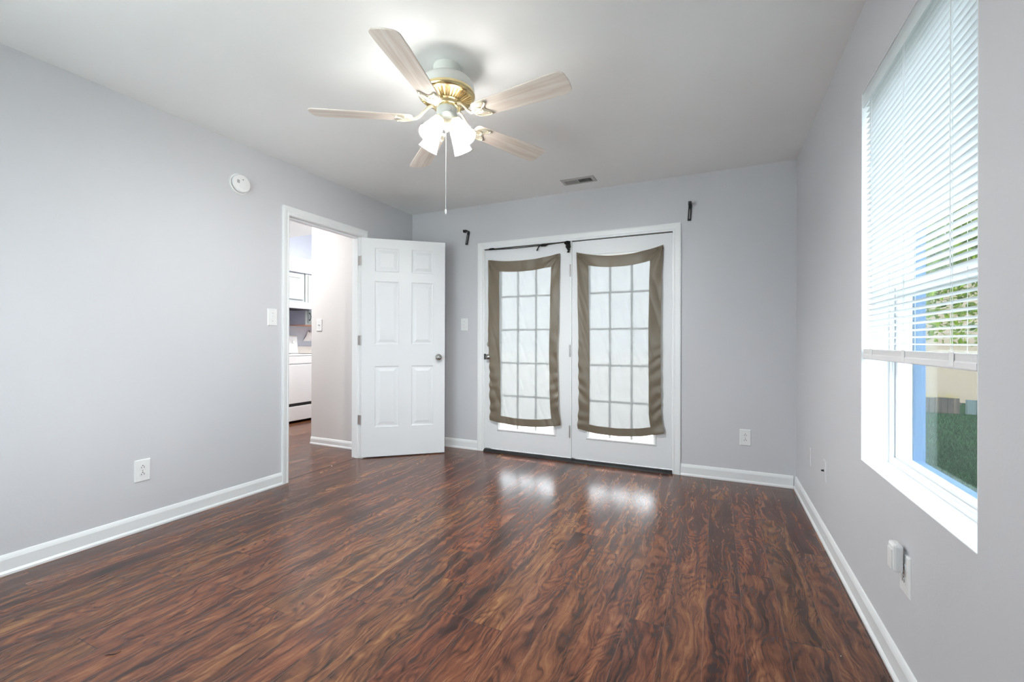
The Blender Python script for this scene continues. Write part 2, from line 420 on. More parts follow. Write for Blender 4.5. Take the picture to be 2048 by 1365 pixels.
# keep the floor under the house only
st('floor', b, M['floor'], 'dark reddish hickory plank floor running toward the glass doors', 'floor')
b = BM(); box(b, XL - 0.115, XR + 0.16, YN - 0.1, YB + 0.15, H, H + 0.12)
st('ceiling', b, M['ceil'], 'plain off-white ceiling over the empty room', 'ceiling')
b = BM(); holed(b, 'x', XL - 0.115, XL, [YN, 2.331, 3.128, YB], [0, 2.055, H], {(1, 0)})
st('wall_left', b, M['wall'], 'pale grey wall on the left with the open doorway', 'wall')
b = BM(); holed(b, 'y', YB, YB + 0.15, [XL - 0.115, -2.115, -0.305, XR + 0.16], [0, 2.025, H], {(1, 0)})
st('wall_back', b, M['wall'], 'pale grey wall around the pair of glass doors', 'wall')
WY0, WY1, WZ0, WZ1 = 1.341, 2.229, 0.605, 2.092
b = BM(); holed(b, 'x', XR, XR + 0.16, [YN, WY0, WY1, YB], [0, WZ0, WZ1, H], {(1, 1)})
st('wall_right', b, M['wall'], 'pale grey wall on the right with the deep window opening', 'wall')
b = BM(); holed(b, 'y', YN - 0.1, YN, [XL - 0.115, -2.45, -0.95, XR + 0.16], [0, 0.50, 2.12, H], {(1, 1)})
st('wall_rear', b, M['wall'], 'pale grey wall behind the viewer', 'wall')

# hall and kitchen
XK = -5.72
b = BM(); box(b, -3.884, XL - 0.115, 3.339, 3.44, 0, H)
st('wall_hall', b, M['hallwall'], 'bright off-white hall wall seen through the doorway', 'wall')
b = BM(); box(b, -3.884, -3.784, 3.44, 5.2, 0, H + 0.5)
st('wall_corridor', b, M['hallwall'], 'hall wall turning toward the kitchen', 'wall')
b = BM(); box(b, XK - 0.08, XK, 1.0, 5.2, 0, 3.1)
st('wall_kitchen', b, M['kitchwall'], 'cool grey kitchen wall behind the range', 'wall')
b = BM(); box(b, XK - 0.08, -3.784, 5.2, 5.3, 0, 3.1)
st('wall_kitchen_end', b, M['kitchwall'], 'cool grey end wall of the kitchen', 'wall')
b = BM(); box(b, XK - 0.08, XL - 0.115, 0.9, 1.0, 0, H)
st('wall_hall_near', b, M['hallwall'], 'off-white near end wall of the hall', 'wall')
b = BM(); prism(b, [(XK - 0.08, 0.9, H), (XK - 0.08, 4.03, H), (XK - 0.08, 5.3, H + 0.528), (XK - 0.08, 5.3, H + 0.628), (XK - 0.08, 4.03, H + 0.1), (XK - 0.08, 0.9, H + 0.1)], (XL - 0.115 - XK + 0.08, 0, 0))
st('ceiling_kitchen', b, M['ceil'], 'white kitchen ceiling sloping up beyond the doorway', 'ceiling')

# baseboards (profiled)
def baseboard(name, a, c, inn, label, h=0.093):
    """a->c along the wall foot, inn = inward direction"""
    a, c, inn = Vector(a), Vector(c), Vector(inn)
    prof = [(0, 0), (0.019, 0), (0.019, 0.010), (0.014, 0.018), (0.012, 0.020), (0.012, h - 0.022), (0.009, h - 0.012), (0.005, h - 0.003), (0, h)]
    bm = BM(); prism(bm, [a + inn * p + Vector((0, 0, q)) for p, q in prof], c - a)
    st(name, bm, M['trim'], label, 'baseboard')
baseboard('baseboard_left', (XL, YN, 0), (XL, 2.288, 0), (1, 0, 0), 'white baseboard below the left wall up to the doorway')
baseboard('baseboard_left_far', (XL, 3.172, 0), (XL, YB, 0), (1, 0, 0), 'white baseboard behind the open door')
baseboard('baseboard_back_left', (XL + 0.019, YB, 0), (-2.163, YB, 0), (0, -1, 0), 'short white baseboard left of the glass doors')
baseboard('baseboard_back_right', (-0.268, YB, 0), (XR - 0.019, YB, 0), (0, -1, 0), 'white baseboard right of the glass doors')
baseboard('baseboard_right', (XR, YN, 0), (XR, YB, 0), (-1, 0, 0), 'white baseboard running below the window wall')
baseboard('baseboard_hall', (-3.884, 3.339, 0), (XL - 0.115, 3.339, 0), (0, -1, 0), 'white baseboard at the foot of the hall wall', h=0.075)

# ------------------------------------------------------------------ left doorway: casing, jamb
def casing(name, pts_in, pts_out, nrm, label, th=0.016):
    """three-sided casing; pts = list of 4 points (foot, top, top, foot) inner and outer edges on the wall plane"""
    n = Vector(nrm); bm = BM()
    # profile across: outer bead thick, groove, inner thinner
    fr = [(0.0, 0.0), (0.0, th * 0.6), (0.18, th * 0.75), (0.30, th * 0.62), (0.55, th * 0.85), (0.86, th), (1.0, th * 0.9), (1.0, 0.0)]
    rows = []
    for i in range(4):
        a, c = Vector(pts_in[i]), Vector(pts_out[i])
        rows.append([bm.verts.new(a + (c - a) * t + n * d) for t, d in fr])
    for r0, r1 in zip(rows, rows[1:]):
        m = len(r0)
        for k in range(m): bm.faces.new((r0[k], r0[(k + 1) % m], r1[(k + 1) % m], r1[k]))
    bm.faces.new(rows[0]); bm.faces.new(rows[-1][::-1])
    st(name, bm, M['trim'], label, 'door casing')
DY0, DY1, DZ = 2.347, 3.112, 2.042
casing('trim_1', [(XL, DY0 - 0.003, 0), (XL, DY0 - 0.003, DZ + 0.003), (XL, DY1 + 0.003, DZ + 0.003), (XL, DY1 + 0.003, 0)],
       [(XL, 2.288, 0), (XL, 2.288, 2.108), (XL, 3.172, 2.108), (XL, 3.172, 0)], (1, 0, 0), 'white moulded casing around the doorway in the left wall')
b = BM()
prism(b, [(XL - 0.117, 2.331, 0), (XL - 0.117, 2.331, 2.055), (XL - 0.117, 3.128, 2.055), (XL - 0.117, 3.128, 0), (XL - 0.117, DY1, 0), (XL - 0.117, DY1, DZ), (XL - 0.117, DY0, DZ), (XL - 0.117, DY0, 0)], (0.118, 0, 0))
prism(b, [(XL - 0.075, DY0, 0), (XL - 0.075, DY0, DZ), (XL - 0.075, DY1, DZ), (XL - 0.075, DY1, 0), (XL - 0.075, DY1 - 0.011, 0), (XL - 0.075, DY1 - 0.011, DZ - 0.011), (XL - 0.075, DY0 + 0.011, DZ - 0.011), (XL - 0.075, DY0 + 0.011, 0)], (0.035, 0, 0))
st('trim_2', b, M['trim'], 'white door jamb and stop lining the left doorway', 'door jamb')
b = BM(); box(b, XL - 0.055, XL - 0.047, DY0, DY1, 0.0, 0.0012)
st('trim_3', b, M['dark'], 'thin dark floor seam across the left doorway', 'floor seam')

# interior door (6-panel), local coords: u along x, thickness toward +y, visible face at y=0
ang = math.atan2(3.603 - 3.10, -2.39 + 2.975)
dr = empty('door_1', (XL + 0.004, 3.104, 0.0), 'white six-panel interior door standing open into the room', 'door', kind='structure', rot=(0, 0, ang))
def panel_leaf(bm, W, Z0, Z1, T, cols, rows):
    us = sorted({0.0, W, *[c for p in cols for c in p]}); zs = sorted({Z0, Z1, *[r for p in rows for r in p]})
    pan = {(us.index(c0), zs.index(r0)) for c0, c1 in cols for r0, r1 in rows}
    steps = [(0.0, 0.0), (0.008, 0.0065), (0.020, 0.0075), (0.048, 0.0015)]
    for side in (0, 1):
        y0 = 0.0 if side == 0 else T; s = 1 if side == 0 else -1
        for i in range(len(us) - 1):
            for j in range(len(zs) - 1):
                u0, u1, z0, z1 = us[i], us[i + 1], zs[j], zs[j + 1]
                if (i, j) in pan:
                    loops = []
                    for ins, dp in steps:
                        loops.append([bm.verts.new(p) for p in ((u0 + ins, y0 + s * dp, z0 + ins), (u1 - ins, y0 + s * dp, z0 + ins), (u1 - ins, y0 + s * dp, z1 - ins), (u0 + ins, y0 + s * dp, z1 - ins))])
                    for A, B in zip(loops, loops[1:]):
                        for k in range(4): bm.faces.new((A[k], A[(k + 1) % 4], B[(k + 1) % 4], B[k]))
                    bm.faces.new(loops[-1])
                else:
                    bm.faces.new([bm.verts.new(p) for p in ((u0, y0, z0), (u1, y0, z0), (u1, y0, z1), (u0, y0, z1))])
    for (p, q) in (((0, Z0), (W, Z0)), ((W, Z0), (W, Z1)), ((W, Z1), (0, Z1)), ((0, Z1), (0, Z0))):
        bm.faces.new([bm.verts.new(t) for t in ((p[0], 0, p[1]), (q[0], 0, q[1]), (q[0], T, q[1]), (p[0], T, p[1]))])
    bmesh.ops.remove_doubles(bm, verts=bm.verts, dist=1e-5)
b = BM(); panel_leaf(b, 0.766, 0.010, 2.036, 0.035, [(0.118, 0.335), (0.450, 0.657)], [(0.283, 0.850), (1.050, 1.640), (1.728, 1.950)])
leaf = obj('door_leaf', b, M['door'], dr, local=True)
def knobmesh(bm, mat):
    lathe(bm, [(0.0, 0), (0.031, 0), (0.031, 0.003), (0.026, 0.008), (0.013, 0.011), (0.011, 0.030), (0.020, 0.036), (0.0265, 0.046), (0.027, 0.054), (0.022, 0.062), (0.011, 0.0655), (0.009, 0.063), (0.0, 0.063)], 32, mat)
for s in (-1, 1):
    b = BM(); knobmesh(b, Matrix.Translation((0.706, 0.0 if s < 0 else 0.035, 0.93)) @ Matrix.Rotation(PI / 2 * (1 if s < 0 else -1), 4, 'X'))
    obj('door_knob', b, M['nickel'], dr, smooth=True, local=True)
b = BM(); box(b, 0.765, 0.772, 0.008, 0.027, 0.915, 0.945); obj('latch', b, M['nickel'], dr, local=True, bevel=0.001)
for z in (1.825, 1.09, 0.355):
    b = BM()
    lathe(b, [(0.0, -0.045), (0.0055, -0.045), (0.0055, 0.045), (0.0, 0.045)], 12, Matrix.Translation((-0.004, -0.003, z)))
    rm = Matrix.Rotation(-ang, 4, 'Z')
    vs = box(b, -0.04, 0.0, 0.0015, 0.0045, z - 0.044, z + 0.044)
    bmesh.ops.transform(b, matrix=rm, verts=vs)
    box(b, -0.003, -0.001, 0.0, 0.034, z - 0.044, z + 0.044)
    obj('hinge', b, M['hinge'], dr, local=True)

# ------------------------------------------------------------------ french doors
casing('trim_4', [(-2.092, YB, 0), (-2.092, YB, 1.995), (-0.333, YB, 1.995), (-0.333, YB, 0)],
       [(-2.163, YB, 0), (-2.163, YB, 2.058), (-0.270, YB, 2.058), (-0.270, YB, 0)], (0, -1, 0), 'white casing around the pair of glass patio doors')
b = BM()
prism(b, [(-2.115, YB, 0), (-2.115, YB, 2.025), (-0.305, YB, 2.025), (-0.305, YB, 0), (-0.335, YB, 0), (-0.335, YB, 1.995), (-2.086, YB, 1.995), (-2.086, YB, 0)], (0, 0.15, 0))
box(b, -1.209, -1.195, YB - 0.004, YB + 0.12, 0.03, 1.995)
st('trim_5', b, M['trim'], 'white frame and centre post between the glass patio doors', 'door frame')
b = BM(); prism(b, [(-2.086, YB - 0.03, 0), (-2.086, YB - 0.028, 0.012), (-2.086, YB - 0.004, 0.026), (-2.086, YB + 0.15, 0.028), (-2.086, YB + 0.15, 0.0)], (1.751, 0, 0))
st('trim_6', b, M['bronze'], 'dark bronze sill under the glass patio doors', 'door sill')

b = BM(); box(b, -2.084, -0.337, YB + 0.020, YB + 0.040, 1.9855, 1.9945)
st('trim_11', b, M['dark'], 'dark strip standing for the shadow gap above the glass patio doors', 'shadow gap')  # dark strip painted in for shade in the gap over the leaves
def french(name, x0, x1, lx0, lx1, label, knobs):
    root = empty(name, ((x0 + x1) / 2, YB, 0.03), label, 'door', kind='structure')
    T0, T1 = YB + 0.002, YB + 0.044
    z0, z1 = 0.034, 1.985; lz0, lz1 = 0.235, 1.835
    b = BM(); holed(b, 'y', T0, T1, [x0, lx0 + 0.006, lx1 - 0.006, x1], [z0, lz0 - 0.006, lz1 + 0.006, z1], {(1, 1)})
    lf = obj('door_leaf', b, M['door'], root)
    b = BM()  # raised plastic lite frame, inside face
    o, i = 0.024, 0.004
    for (ya, yb_, yc) in ((T0, T0 - 0.009, T0 - 0.004),):
        P = lambda d, y: [(lx0 - d, y, lz0 - d), (lx1 + d, y, lz0 - d), (lx1 + d, y, lz1 + d), (lx0 - d, y, lz1 + d)]
        loops = [[b.verts.new(p) for p in P(d, y)] for d, y in ((0.024, ya), (0.022, yc), (0.015, yb_), (0.006, yb_), (-0.004, ya + 0.006), (-0.006, ya + 0.016))]
        for A, B in zip(loops, loops[1:]):
            for k in range(4): b.faces.new((A[k], A[(k + 1) % 4], B[(k + 1) % 4], B[k]))
    obj('glazing_frame', b, M['trim'], root)
    b = BM(); us = [lx0 - 0.004, lx1 + 0.004]; zs = [lz0 - 0.004, lz1 + 0.004]
    g = 0.009
    for k in (1, 2):
        xm = lx0 + (lx1 - lx0) * k / 3; us += [xm - g, xm + g]
    for k in (1, 2, 3, 4):
        zm = lz0 + 0.0 + (lz1 - lz0) * k / 5; zs += [zm - g, zm + g]
    us.sort(); zs.sort()
    holes = {(i_, j_) for i_ in range(0, len(us) - 1, 2) for j_ in range(0, len(zs) - 1, 2)}
    holed(b, 'y', T0 + 0.015, T0 + 0.026, us, zs, holes)
    obj('muntin_grid', b, M['trim'], root)
    b = BM(); box(b, lx0 - 0.005, lx1 + 0.005, T0 + 0.0195, T0 + 0.0225, lz0 - 0.005, lz1 + 0.005)
    obj('glass_pane', b, M['glass'], root)
    if knobs:
        b = BM(); lathe(b, [(0.0, 0), (0.032, 0), (0.032, 0.004), (0.027, 0.010), (0.012, 0.012), (0.0, 0.012)], 28, Matrix.Translation((-2.030, T0, 1.056)) @ Matrix.Rotation(PI / 2, 4, 'X'))
        dbm = obj('deadbolt', b, M['nickel'], root, smooth=True)
        b = BM(); vs = box(b, -0.016, 0.016, -0.022, -0.011, -0.004, 0.004)
        bmesh.ops.transform(b, matrix=Matrix.Translation((-2.030, T0, 1.056)) @ Matrix.Rotation(-0.5, 4, 'Y'), verts=vs)
        obj('thumb_turn', b, M['nickel'], dbm, bevel=0.001)
        b = BM(); knobmesh(b, Matrix.Translation((-2.028, T0, 0.932)) @ Matrix.Rotation(PI / 2, 4, 'X'))
        obj('door_knob', b, M['nickel'], root, smooth=True)
        b = BM(); box(b, -2.090, -2.0745, YB - 0.005, YB + 0.003, 0.905, 0.96)
        obj('strike_plate', b, M['black'], root)
        for zz in (1.727, 1.0, 0.27):
            b = BM(); lathe(b, [(0.0, -0.055), (0.006, -0.055), (0.0065, -0.05), (0.0065, 0.05), (0.006, 0.055), (0.0, 0.055)], 12, Matrix.Translation((x1 + 0.002, YB - 0.008, zz)))
            obj('hinge', b, M['hinge'], root, smooth=True)
    return root
french('door_2', -2.0835, -1.2115, -1.924, -1.364, 'left white patio door with knob and fifteen glass panes', True)
french('door_3', -1.1925, -0.338, -1.040, -0.480, 'right white patio door with fifteen glass panes and no knob', False)

# ------------------------------------------------------------------ door curtains
def interp(tab, t):
    if t <= tab[0][0]: return tab[0][1]
    for (a, va), (c, vc) in zip(tab, tab[1:]):
        if t <= c:
            s = (t - a) / (c - a); s = s * s * (3 - 2 * s)
            return va + (vc - va) * s
    return tab[-1][1]
def curtain(label, left, right, top, bot, iu, iv, seed):
    root = empty('door_curtain', ((left[0][1] + right[0][1]) / 2, YB - 0.02, top[0]), label, 'curtain')
    NU, NV = 88, 170
    def P(u, v):
        xl, xr = interp(left, v), interp(right, v)
        zt = top[0] + (top[1] - top[0]) * u - top[2] * 4 * u * (1 - u); zb = bot[0] + (bot[1] - bot[0]) * u - bot[2] * 4 * u * (1 - u)
        edge = min(u, 1 - u)
        ripple = 0.0022 * math.sin(v * 95 + 4 * noise.noise((u * 5, v * 8, seed))) * max(0, min(1, (v - 0.40) / 0.3)) * max(0, 1 - edge / 0.16)
        x = xl + (xr - xl) * u + ripple * (1 if u < 0.5 else -1) * 0.8
        z = zt + (zb - zt) * v
        n1 = noise.noise((u * 3.2, v * 2.0, seed * 3.1)); n2 = noise.noise((u * 7 + v * 3, v * 5, seed + 9)); n3 = noise.noise((u * 9 - v * 6, v * 2.2, seed + 3))
        slack = math.sin(PI * min(1, v)) * 0.010 + v * 0.014
        y = YB - 0.020 - slack - 0.012 * n1 * v - 0.009 * n2 - 0.014 * abs(n3) * min(1, v * 3)
        y += 0.010 * math.sin(v * 95 + 4 * noise.noise((u * 5, v * 8, seed))) * 0.55 * max(0, min(1, (v - 0.40) / 0.35)) * max(0, 1 - edge / 0.17)
        # diagonal pulls from the upper corners
        for cu in (0.0, 1.0):
            du = abs(u - cu); d = math.hypot(du * 0.74, v * 1.56)
            a = math.atan2(v * 1.56, du * 0.74 + 1e-6)
            y -= 0.010 * math.sin(a * 11 + seed) * math.exp(-d / 0.16) * min(1, d / 0.03)
        return (x, min(y, YB - 0.0125), z)
    # the mesh lines follow the border seams
    def cuts(a, c, n):
        out = [];
        n0 = max(2, round(n * a)); n2 = max(2, round(n * (1 - c))); n1 = n - n0 - n2
        out += [a * i / n0 for i in range(n0)]; out += [a + (c - a) * i / n1 for i in range(n1)]; out += [c + (1 - c) * i / n2 for i in range(n2 + 1)]
        return out, n0, n0 + n1
    U, ia, ib = cuts(iu[0], iu[1], NU); Vv, ja, jb = cuts(iv[0], iv[1], NV)
    bb, bs = BM(), BM(); VB, VS = {}, {}
    for i in range(len(U) - 1):
        for j in range(len(Vv) - 1):
            inner = ia <= i < ib and ja <= j < jb
            bm, VV = (bs, VS) if inner else (bb, VB)
            q = []
            for (k, l) in ((i, j), (i + 1, j), (i + 1, j + 1), (i, j + 1)):
                if (k, l) not in VV: VV[(k, l)] = bm.verts.new(P(U[k], Vv[l]))
                q.append(VV[(k, l)])
            bm.faces.new(q)
    obj('border', bb, M['border'], root, smooth=True, solid=0.0016)
    obj('sheer_panel', bs, M['sheer'], root, smooth=True)
curtain('sheer curtain with taupe border on the left patio door, beside the knob',
        [(0, -2.042), (0.15, -2.034), (0.4, -2.029), (0.72, -2.010), (0.92, -2.006), (1, -2.012)], [(0, -1.303), (0.2, -1.308), (0.4, -1.309), (0.57, -1.319), (0.88, -1.307), (1, -1.287)],
        (1.881, 1.888, 0.034), (0.317, 0.324, 0.036), (0.166, 0.888), (0.066, 0.956), 1.7)
curtain('sheer curtain with taupe border on the right patio door, which has no knob',
        [(0, -1.147), (0.2, -1.135), (0.5, -1.122), (0.85, -1.118), (1, -1.129)], [(0, -0.407), (0.2, -0.418), (0.5, -0.424), (0.88, -0.420), (1, -0.397)],
        (1.884, 1.886, 0.056), (0.306, 0.329, 0.042), (0.146, 0.862), (0.064, 0.957), 6.3)

# black cord with knots tied over the left leaf
b = BM()
pts = [(-2.079, YB - 0.022, 1.983)] + [(-2.079 + (0.835) * t, YB - 0.024 + 0.002 * math.sin(t * 9), 1.983 - 0.012 * math.sin(PI * t) + 0.003 * t) for t in [k / 24 for k in range(1, 25)]]
tube(b, pts, 0.0038, 8)
cd = tag(obj('cord', b, M['cord'], smooth=True, origin=(-1.65, YB - 0.02, 1.98)), 'black cord stretched along the top of the left patio door', 'cord')
def blob(bm, c, r, seed, sub=3, sc=(1, 1, 1)):
    res = bmesh.ops.create_icosphere(bm, subdivisions=sub, radius=1.0)
    for v in res['verts']:
        n = v.co.normalized(); k = 1 + 0.35 * noise.noise(n * 2.2 + Vector((seed, 0, 0)))
        v.co = Vector(c) + Vector((n.x * r * sc[0] * k, n.y * r * sc[1] * k, n.z * r * sc[2] * k))
def knotpart(fn):
    b = BM(); fn(b); o = obj('knot', b, M['cord'], cd, smooth=True)
def k1(b):
    blob(b, (-2.000, YB - 0.024, 1.985), 0.014, 1, sc=(2.2, 0.9, 0.75))
def k2(b):
    blob(b, (-1.455, YB - 0.026, 1.974), 0.014, 4, sc=(2.4, 0.9, 0.85))
    tube(b, [(-1.475, YB - 0.026, 1.975), (-1.498, YB - 0.028, 1.972), (-1.512, YB - 0.028, 1.955), (-1.522, YB - 0.027, 1.936), (-1.527, YB - 0.027, 1.928)], [0.006, 0.006, 0.0055, 0.007, 0.004], 8)
def k3(b):
    blob(b, (-1.232, YB - 0.028, 1.976), 0.020, 7, sc=(1.3, 0.9, 0.9))
    blob(b, (-1.222, YB - 0.030, 1.945), 0.022, 8, sc=(1.0, 0.8, 1.3))
    blob(b, (-1.217, YB - 0.028, 1.915), 0.011, 12, sc=(1.0, 0.8, 1.5))
    blob(b, (-1.219, YB - 0.028, 1.893), 0.010, 14, sc=(1.2, 0.8, 0.8))
for f in (k1, k2, k3): knotpart(f)

# ------------------------------------------------------------------ curtain rod brackets
def bracket(x, z, tilt, label):
    r = empty('curtain_rod_bracket', (x, YB, z), label, 'bracket', 'empty curtain rod brackets above the patio doors', rot=(0, tilt, 0))
    b = BM(); box(b, -0.013, 0.013, -0.014, 0.0, -0.130, 0.0)
    obj('wall_plate', b, M['black'], r, local=True, bevel=0.002)
    b = BM(); box(b, -0.003, 0.003, -0.0155, -0.014, -0.118, -0.03)
    obj('screw_slot', b, M['nickel'], r, local=True)
    b = BM(); box(b, -0.008, 0.008, -0.075, 0.0, -0.002, 0.008)
    obj('arm', b, M['black'], r, local=True, bevel=0.0015)
    b = BM(); pr = [(0.020 * math.cos(a), 0.026 * math.sin(a)) for a in [PI + k * PI / 12 for k in range(13)]]; pi_ = [(0.013 * math.cos(a), 0.016 * math.sin(a)) for a in [2 * PI - k * PI / 12 for k in range(13)]]
    prism(b, [(-0.010, -0.083 + p[0], 0.0 + p[1]) for p in pr + pi_], (0.024, 0, 0))
    obj('cup', b, M['black'], r, local=True)
bracket(-2.270, 2.184, 0.20, 'black curtain rod bracket left of the patio doors')
bracket(-0.200, 2.195, 0.06, 'black curtain rod bracket above the right corner of the patio doors')

# ------------------------------------------------------------------ switches and outlets (local: face toward -y, x across)
def plate_root(name, loc, rz, label, cat, group=None):
    return empty(name, loc, label, cat, group, rot=(0, 0, rz))
def wallplate(bm, w_=0.078, h_=0.125, d=0.006):
    A = [(-w_ / 2, 0, -h_ / 2), (w_ / 2, 0, -h_ / 2), (w_ / 2, 0, h_ / 2), (-w_ / 2, 0, h_ / 2)]
    loops = []
    for ins, y in ((0, 0), (0.0005, -d * 0.4), (0.004, -d), (0.012, -d)):
        loops.append([bm.verts.new((x - math.copysign(ins, x), y, z - math.copysign(ins, z))) for x, _, z in A])
    for P_, Q in zip(loops, loops[1:]):
        for k in range(4): bm.faces.new((P_[k], P_[(k + 1) % 4], Q[(k + 1) % 4], Q[k]))
    bm.faces.new(loops[-1]); bm.faces.new(loops[0][::-1])
def switch(loc, rz, label):
    r = plate_root('light_switch', loc, rz, label, 'light switch', 'wall light switches')
    b = BM(); wallplate(b); obj('cover_plate', b, M['plastic'], r, local=True)
    b = BM(); prism(b, [(-0.005, -0.006, -0.011), (-0.005, -0.006, 0.011), (-0.005, -0.016, 0.010), (-0.005, -0.014, 0.004)], (0.010, 0, 0)); obj('toggle', b, M['plastic'], r, local=True)
    for z in (-0.030, 0.030):
        b = BM(); lathe(b, [(0, 0), (0.003, 0), (0.003, 0.001), (0, 0.0015)], 12, Matrix.Translation((0, -0.006, z)) @ Matrix.Rotation(PI / 2, 4, 'X')); obj('screw', b, M['hinge'], r, local=True)
def outlet(loc, rz, label):
    r = plate_root('wall_outlet', loc, rz, label, 'outlet', 'duplex wall outlets')
    b = BM(); wallplate(b); obj('cover_plate', b, M['plastic'], r, local=True)
    for z in (-0.0195, 0.0195):
        b = BM(); pts = []
        for k in range(28):
            a = 2 * PI * k / 28; pts.append((0.0172 * math.cos(a), -0.0055, z + max(-0.0135, min(0.0135, 0.0172 * math.sin(a)))))
        prism(b, pts, (0, -0.0022, 0)); rc = obj('receptacle', b, M['plastic'], r, local=True)
        b = BM(); box(b, -0.0078, -0.0054, -0.0081, -0.0075, z - 0.006, z + 0.003); box(b, 0.0054, 0.0078, -0.0081, -0.0075, z - 0.006, z + 0.004)
        lathe(b, [(0, 0), (0.0028, 0), (0.0028, 0.0006), (0, 0.0006)], 12, Matrix.Translation((0, -0.0075, z + 0.009)) @ Matrix.Rotation(PI / 2, 4, 'X'))
        obj('slots', b, M['dark'], rc, local=True)
    b = BM(); lathe(b, [(0, 0), (0.003, 0), (0.003, 0.001), (0, 0.0015)], 12, Matrix.Translation((0, -0.006, 0)) @ Matrix.Rotation(PI / 2, 4, 'X')); obj('screw', b, M['hinge'], r, local=True)
switch((XL, 2.208, 1.256), PI / 2, 'white toggle light switch on the left wall beside the door casing')
switch((-2.322, YB, 1.252), 0, 'white toggle light switch left of the patio doors')
switch((-3.769, 3.339, 1.247), 0, 'white toggle light switch on the hall wall through the doorway')
outlet((XL, 1.400, 0.340), PI / 2, 'white duplex outlet low on the left wall')
outlet((0.197, YB, 0.347), 0, 'white duplex outlet low on the back wall right of the patio doors')
outlet((XR, 1.7525, 0.367), -PI / 2, 'white outlet below the window with a plug-in unit in it')
# plug-in air freshener
pl = empty('plug_in_freshener', (XR - 0.012, 1.762, 0.412), 'small white plug-in unit in the outlet below the window', 'plug-in')
b = BM(); box(b, 0.494, 0.521, 1.738, 1.786, 0.369, 0.456)
obj('housing', b, M['plastic'], pl, bevel=0.008)
b = BM(); box(b, 0.4915, 0.495, 1.744, 1.780, 0.376, 0.438)
obj('front_cover', b, M['plastic'], pl, bevel=0.0012)
b = BM(); box(b, 0.518, XR - 0.0075, 1.746, 1.750, 0.386, 0.396); box(b, 0.518, XR - 0.0075, 1.758, 1.762, 0.386, 0.396)
obj('prongs', b, M['nickel'], pl)
# painted-over plates
b = BM(); wallplate(b, 0.07, 0.115, 0.005); o = obj('blank_plate', b, M['wall']); o.location = (XR, 3.32, 0.368); o.rotation_euler = (0, 0, -PI / 2)
tag(o, 'wall-coloured blank plate low on the right wall, nearest the far corner', 'wall plate')
r = empty('cable_plate', (XR, 2.895, 0.385), 'wall-coloured cable plate with black jack low on the right wall', 'wall plate', rot=(0, 0, -PI / 2))
b = BM(); wallplate(b, 0.07, 0.115, 0.005); obj('cover_plate', b, M['wall'], r, local=True)
b = BM(); lathe(b, [(0, 0), (0.006, 0), (0.006, 0.004), (0.0045, 0.005), (0.0045, 0.012), (0, 0.012)], 12, Matrix.Translation((0, -0.005, 0.0)) @ Matrix.Rotation(PI / 2, 4, 'X')); obj('jack', b, M['black'], r, local=True, smooth=True)

# ------------------------------------------------------------------ smoke detector
sm = empty('smoke_detector', (XL, 1.956, 2.155), 'round white smoke detector high on the left wall', 'smoke detector')
mx = Matrix.Translation((XL, 1.956, 2.155)) @ Matrix.Rotation(PI / 2, 4, 'Y')
b = BM(); lathe(b, [(0, 0), (0.068, 0), (0.068, 0.008), (0.064, 0.010), (0, 0.010)], 48, mx); obj('base', b, M['plastic'], sm, smooth=True)
b = BM(); lathe(b, [(0.058, 0.010), (0.058, 0.020)], 48, mx, caps=False)
for k in range(36):
    a = 2 * PI * k / 36; vs = box(b, 0.0575, 0.0600, -0.001, 0.001, 0.010, 0.020); bmesh.ops.transform(b, matrix=mx @ Matrix.Rotation(a, 4, 'Z'), verts=vs)
obj('vent_ring', b, M['hinge'], sm)
b = BM(); lathe(b, [(0, 0.020), (0.062, 0.020), (0.062, 0.026), (0.056, 0.034), (0.040, 0.0365), (0, 0.037)], 48, mx); cv = obj('cover', b, M['plastic'], sm, smooth=True)
b = BM()
for k in range(3):
    for q in range(2):
        vs = box(b, -0.0045, 0.0045, -0.0012, 0.0012, 0.0355, 0.0378); bmesh.ops.transform(b, matrix=mx @ Matrix.Translation((-0.012 + q * 0.011, -0.034 + k * 0.006, 0)), verts=vs)
obj('sound_slots', b, M['dark'], cv)
b = BM(); lathe(b, [(0, 0.036), (0.003, 0.036), (0.003, 0.038), (0, 0.0385)], 12, mx @ Matrix.Translation((-0.026, 0.004, 0))); obj('indicator', b, M['dark'], cv)
b = BM(); vs = box(b, 0.0, 0.026, -0.016, 0.018, 0.0362, 0.0382); bmesh.ops.transform(b, matrix=mx @ Matrix.Translation((0.004, 0, 0)), verts=vs); obj('test_button', b, M['plastic'], sm, bevel=0.0008)

# ------------------------------------------------------------------ ceiling register
vr = empty('ceiling_vent', (-1.062, 3.607, H), 'grey metal air register in the ceiling near the patio doors', 'air vent')
x0, x1, y0, y1 = -1.205, -0.920, 3.537, 3.672
b = BM()
loops = [[b.verts.new(p) for p in ((x0 + i, y0 + i, z), (x1 - i, y0 + i, z), (x1 - i, y1 - i, z), (x0 + i, y1 - i, z))] for i, z in ((0, H), (0.002, H - 0.004), (0.016, H - 0.007), (0.028, H - 0.007), (0.029, H - 0.001))]
for A, B in zip(loops, loops[1:]):
    for k in range(4): b.faces.new((A[k], A[(k + 1) % 4], B[(k + 1) % 4], B[k]))
M['vent'] = pm('vent_enamel', (0.42, 0.42, 0.40, 1), 0.45, var=0.05)
obj('frame', b, M['vent'], vr)
b = BM(); box(b, x0 + 0.026, x1 - 0.026, y0 + 0.026, y1 - 0.026, H - 0.0014, H - 0.0006); obj('duct_opening', b, M['dark'], vr)
b = BM()
n = 22
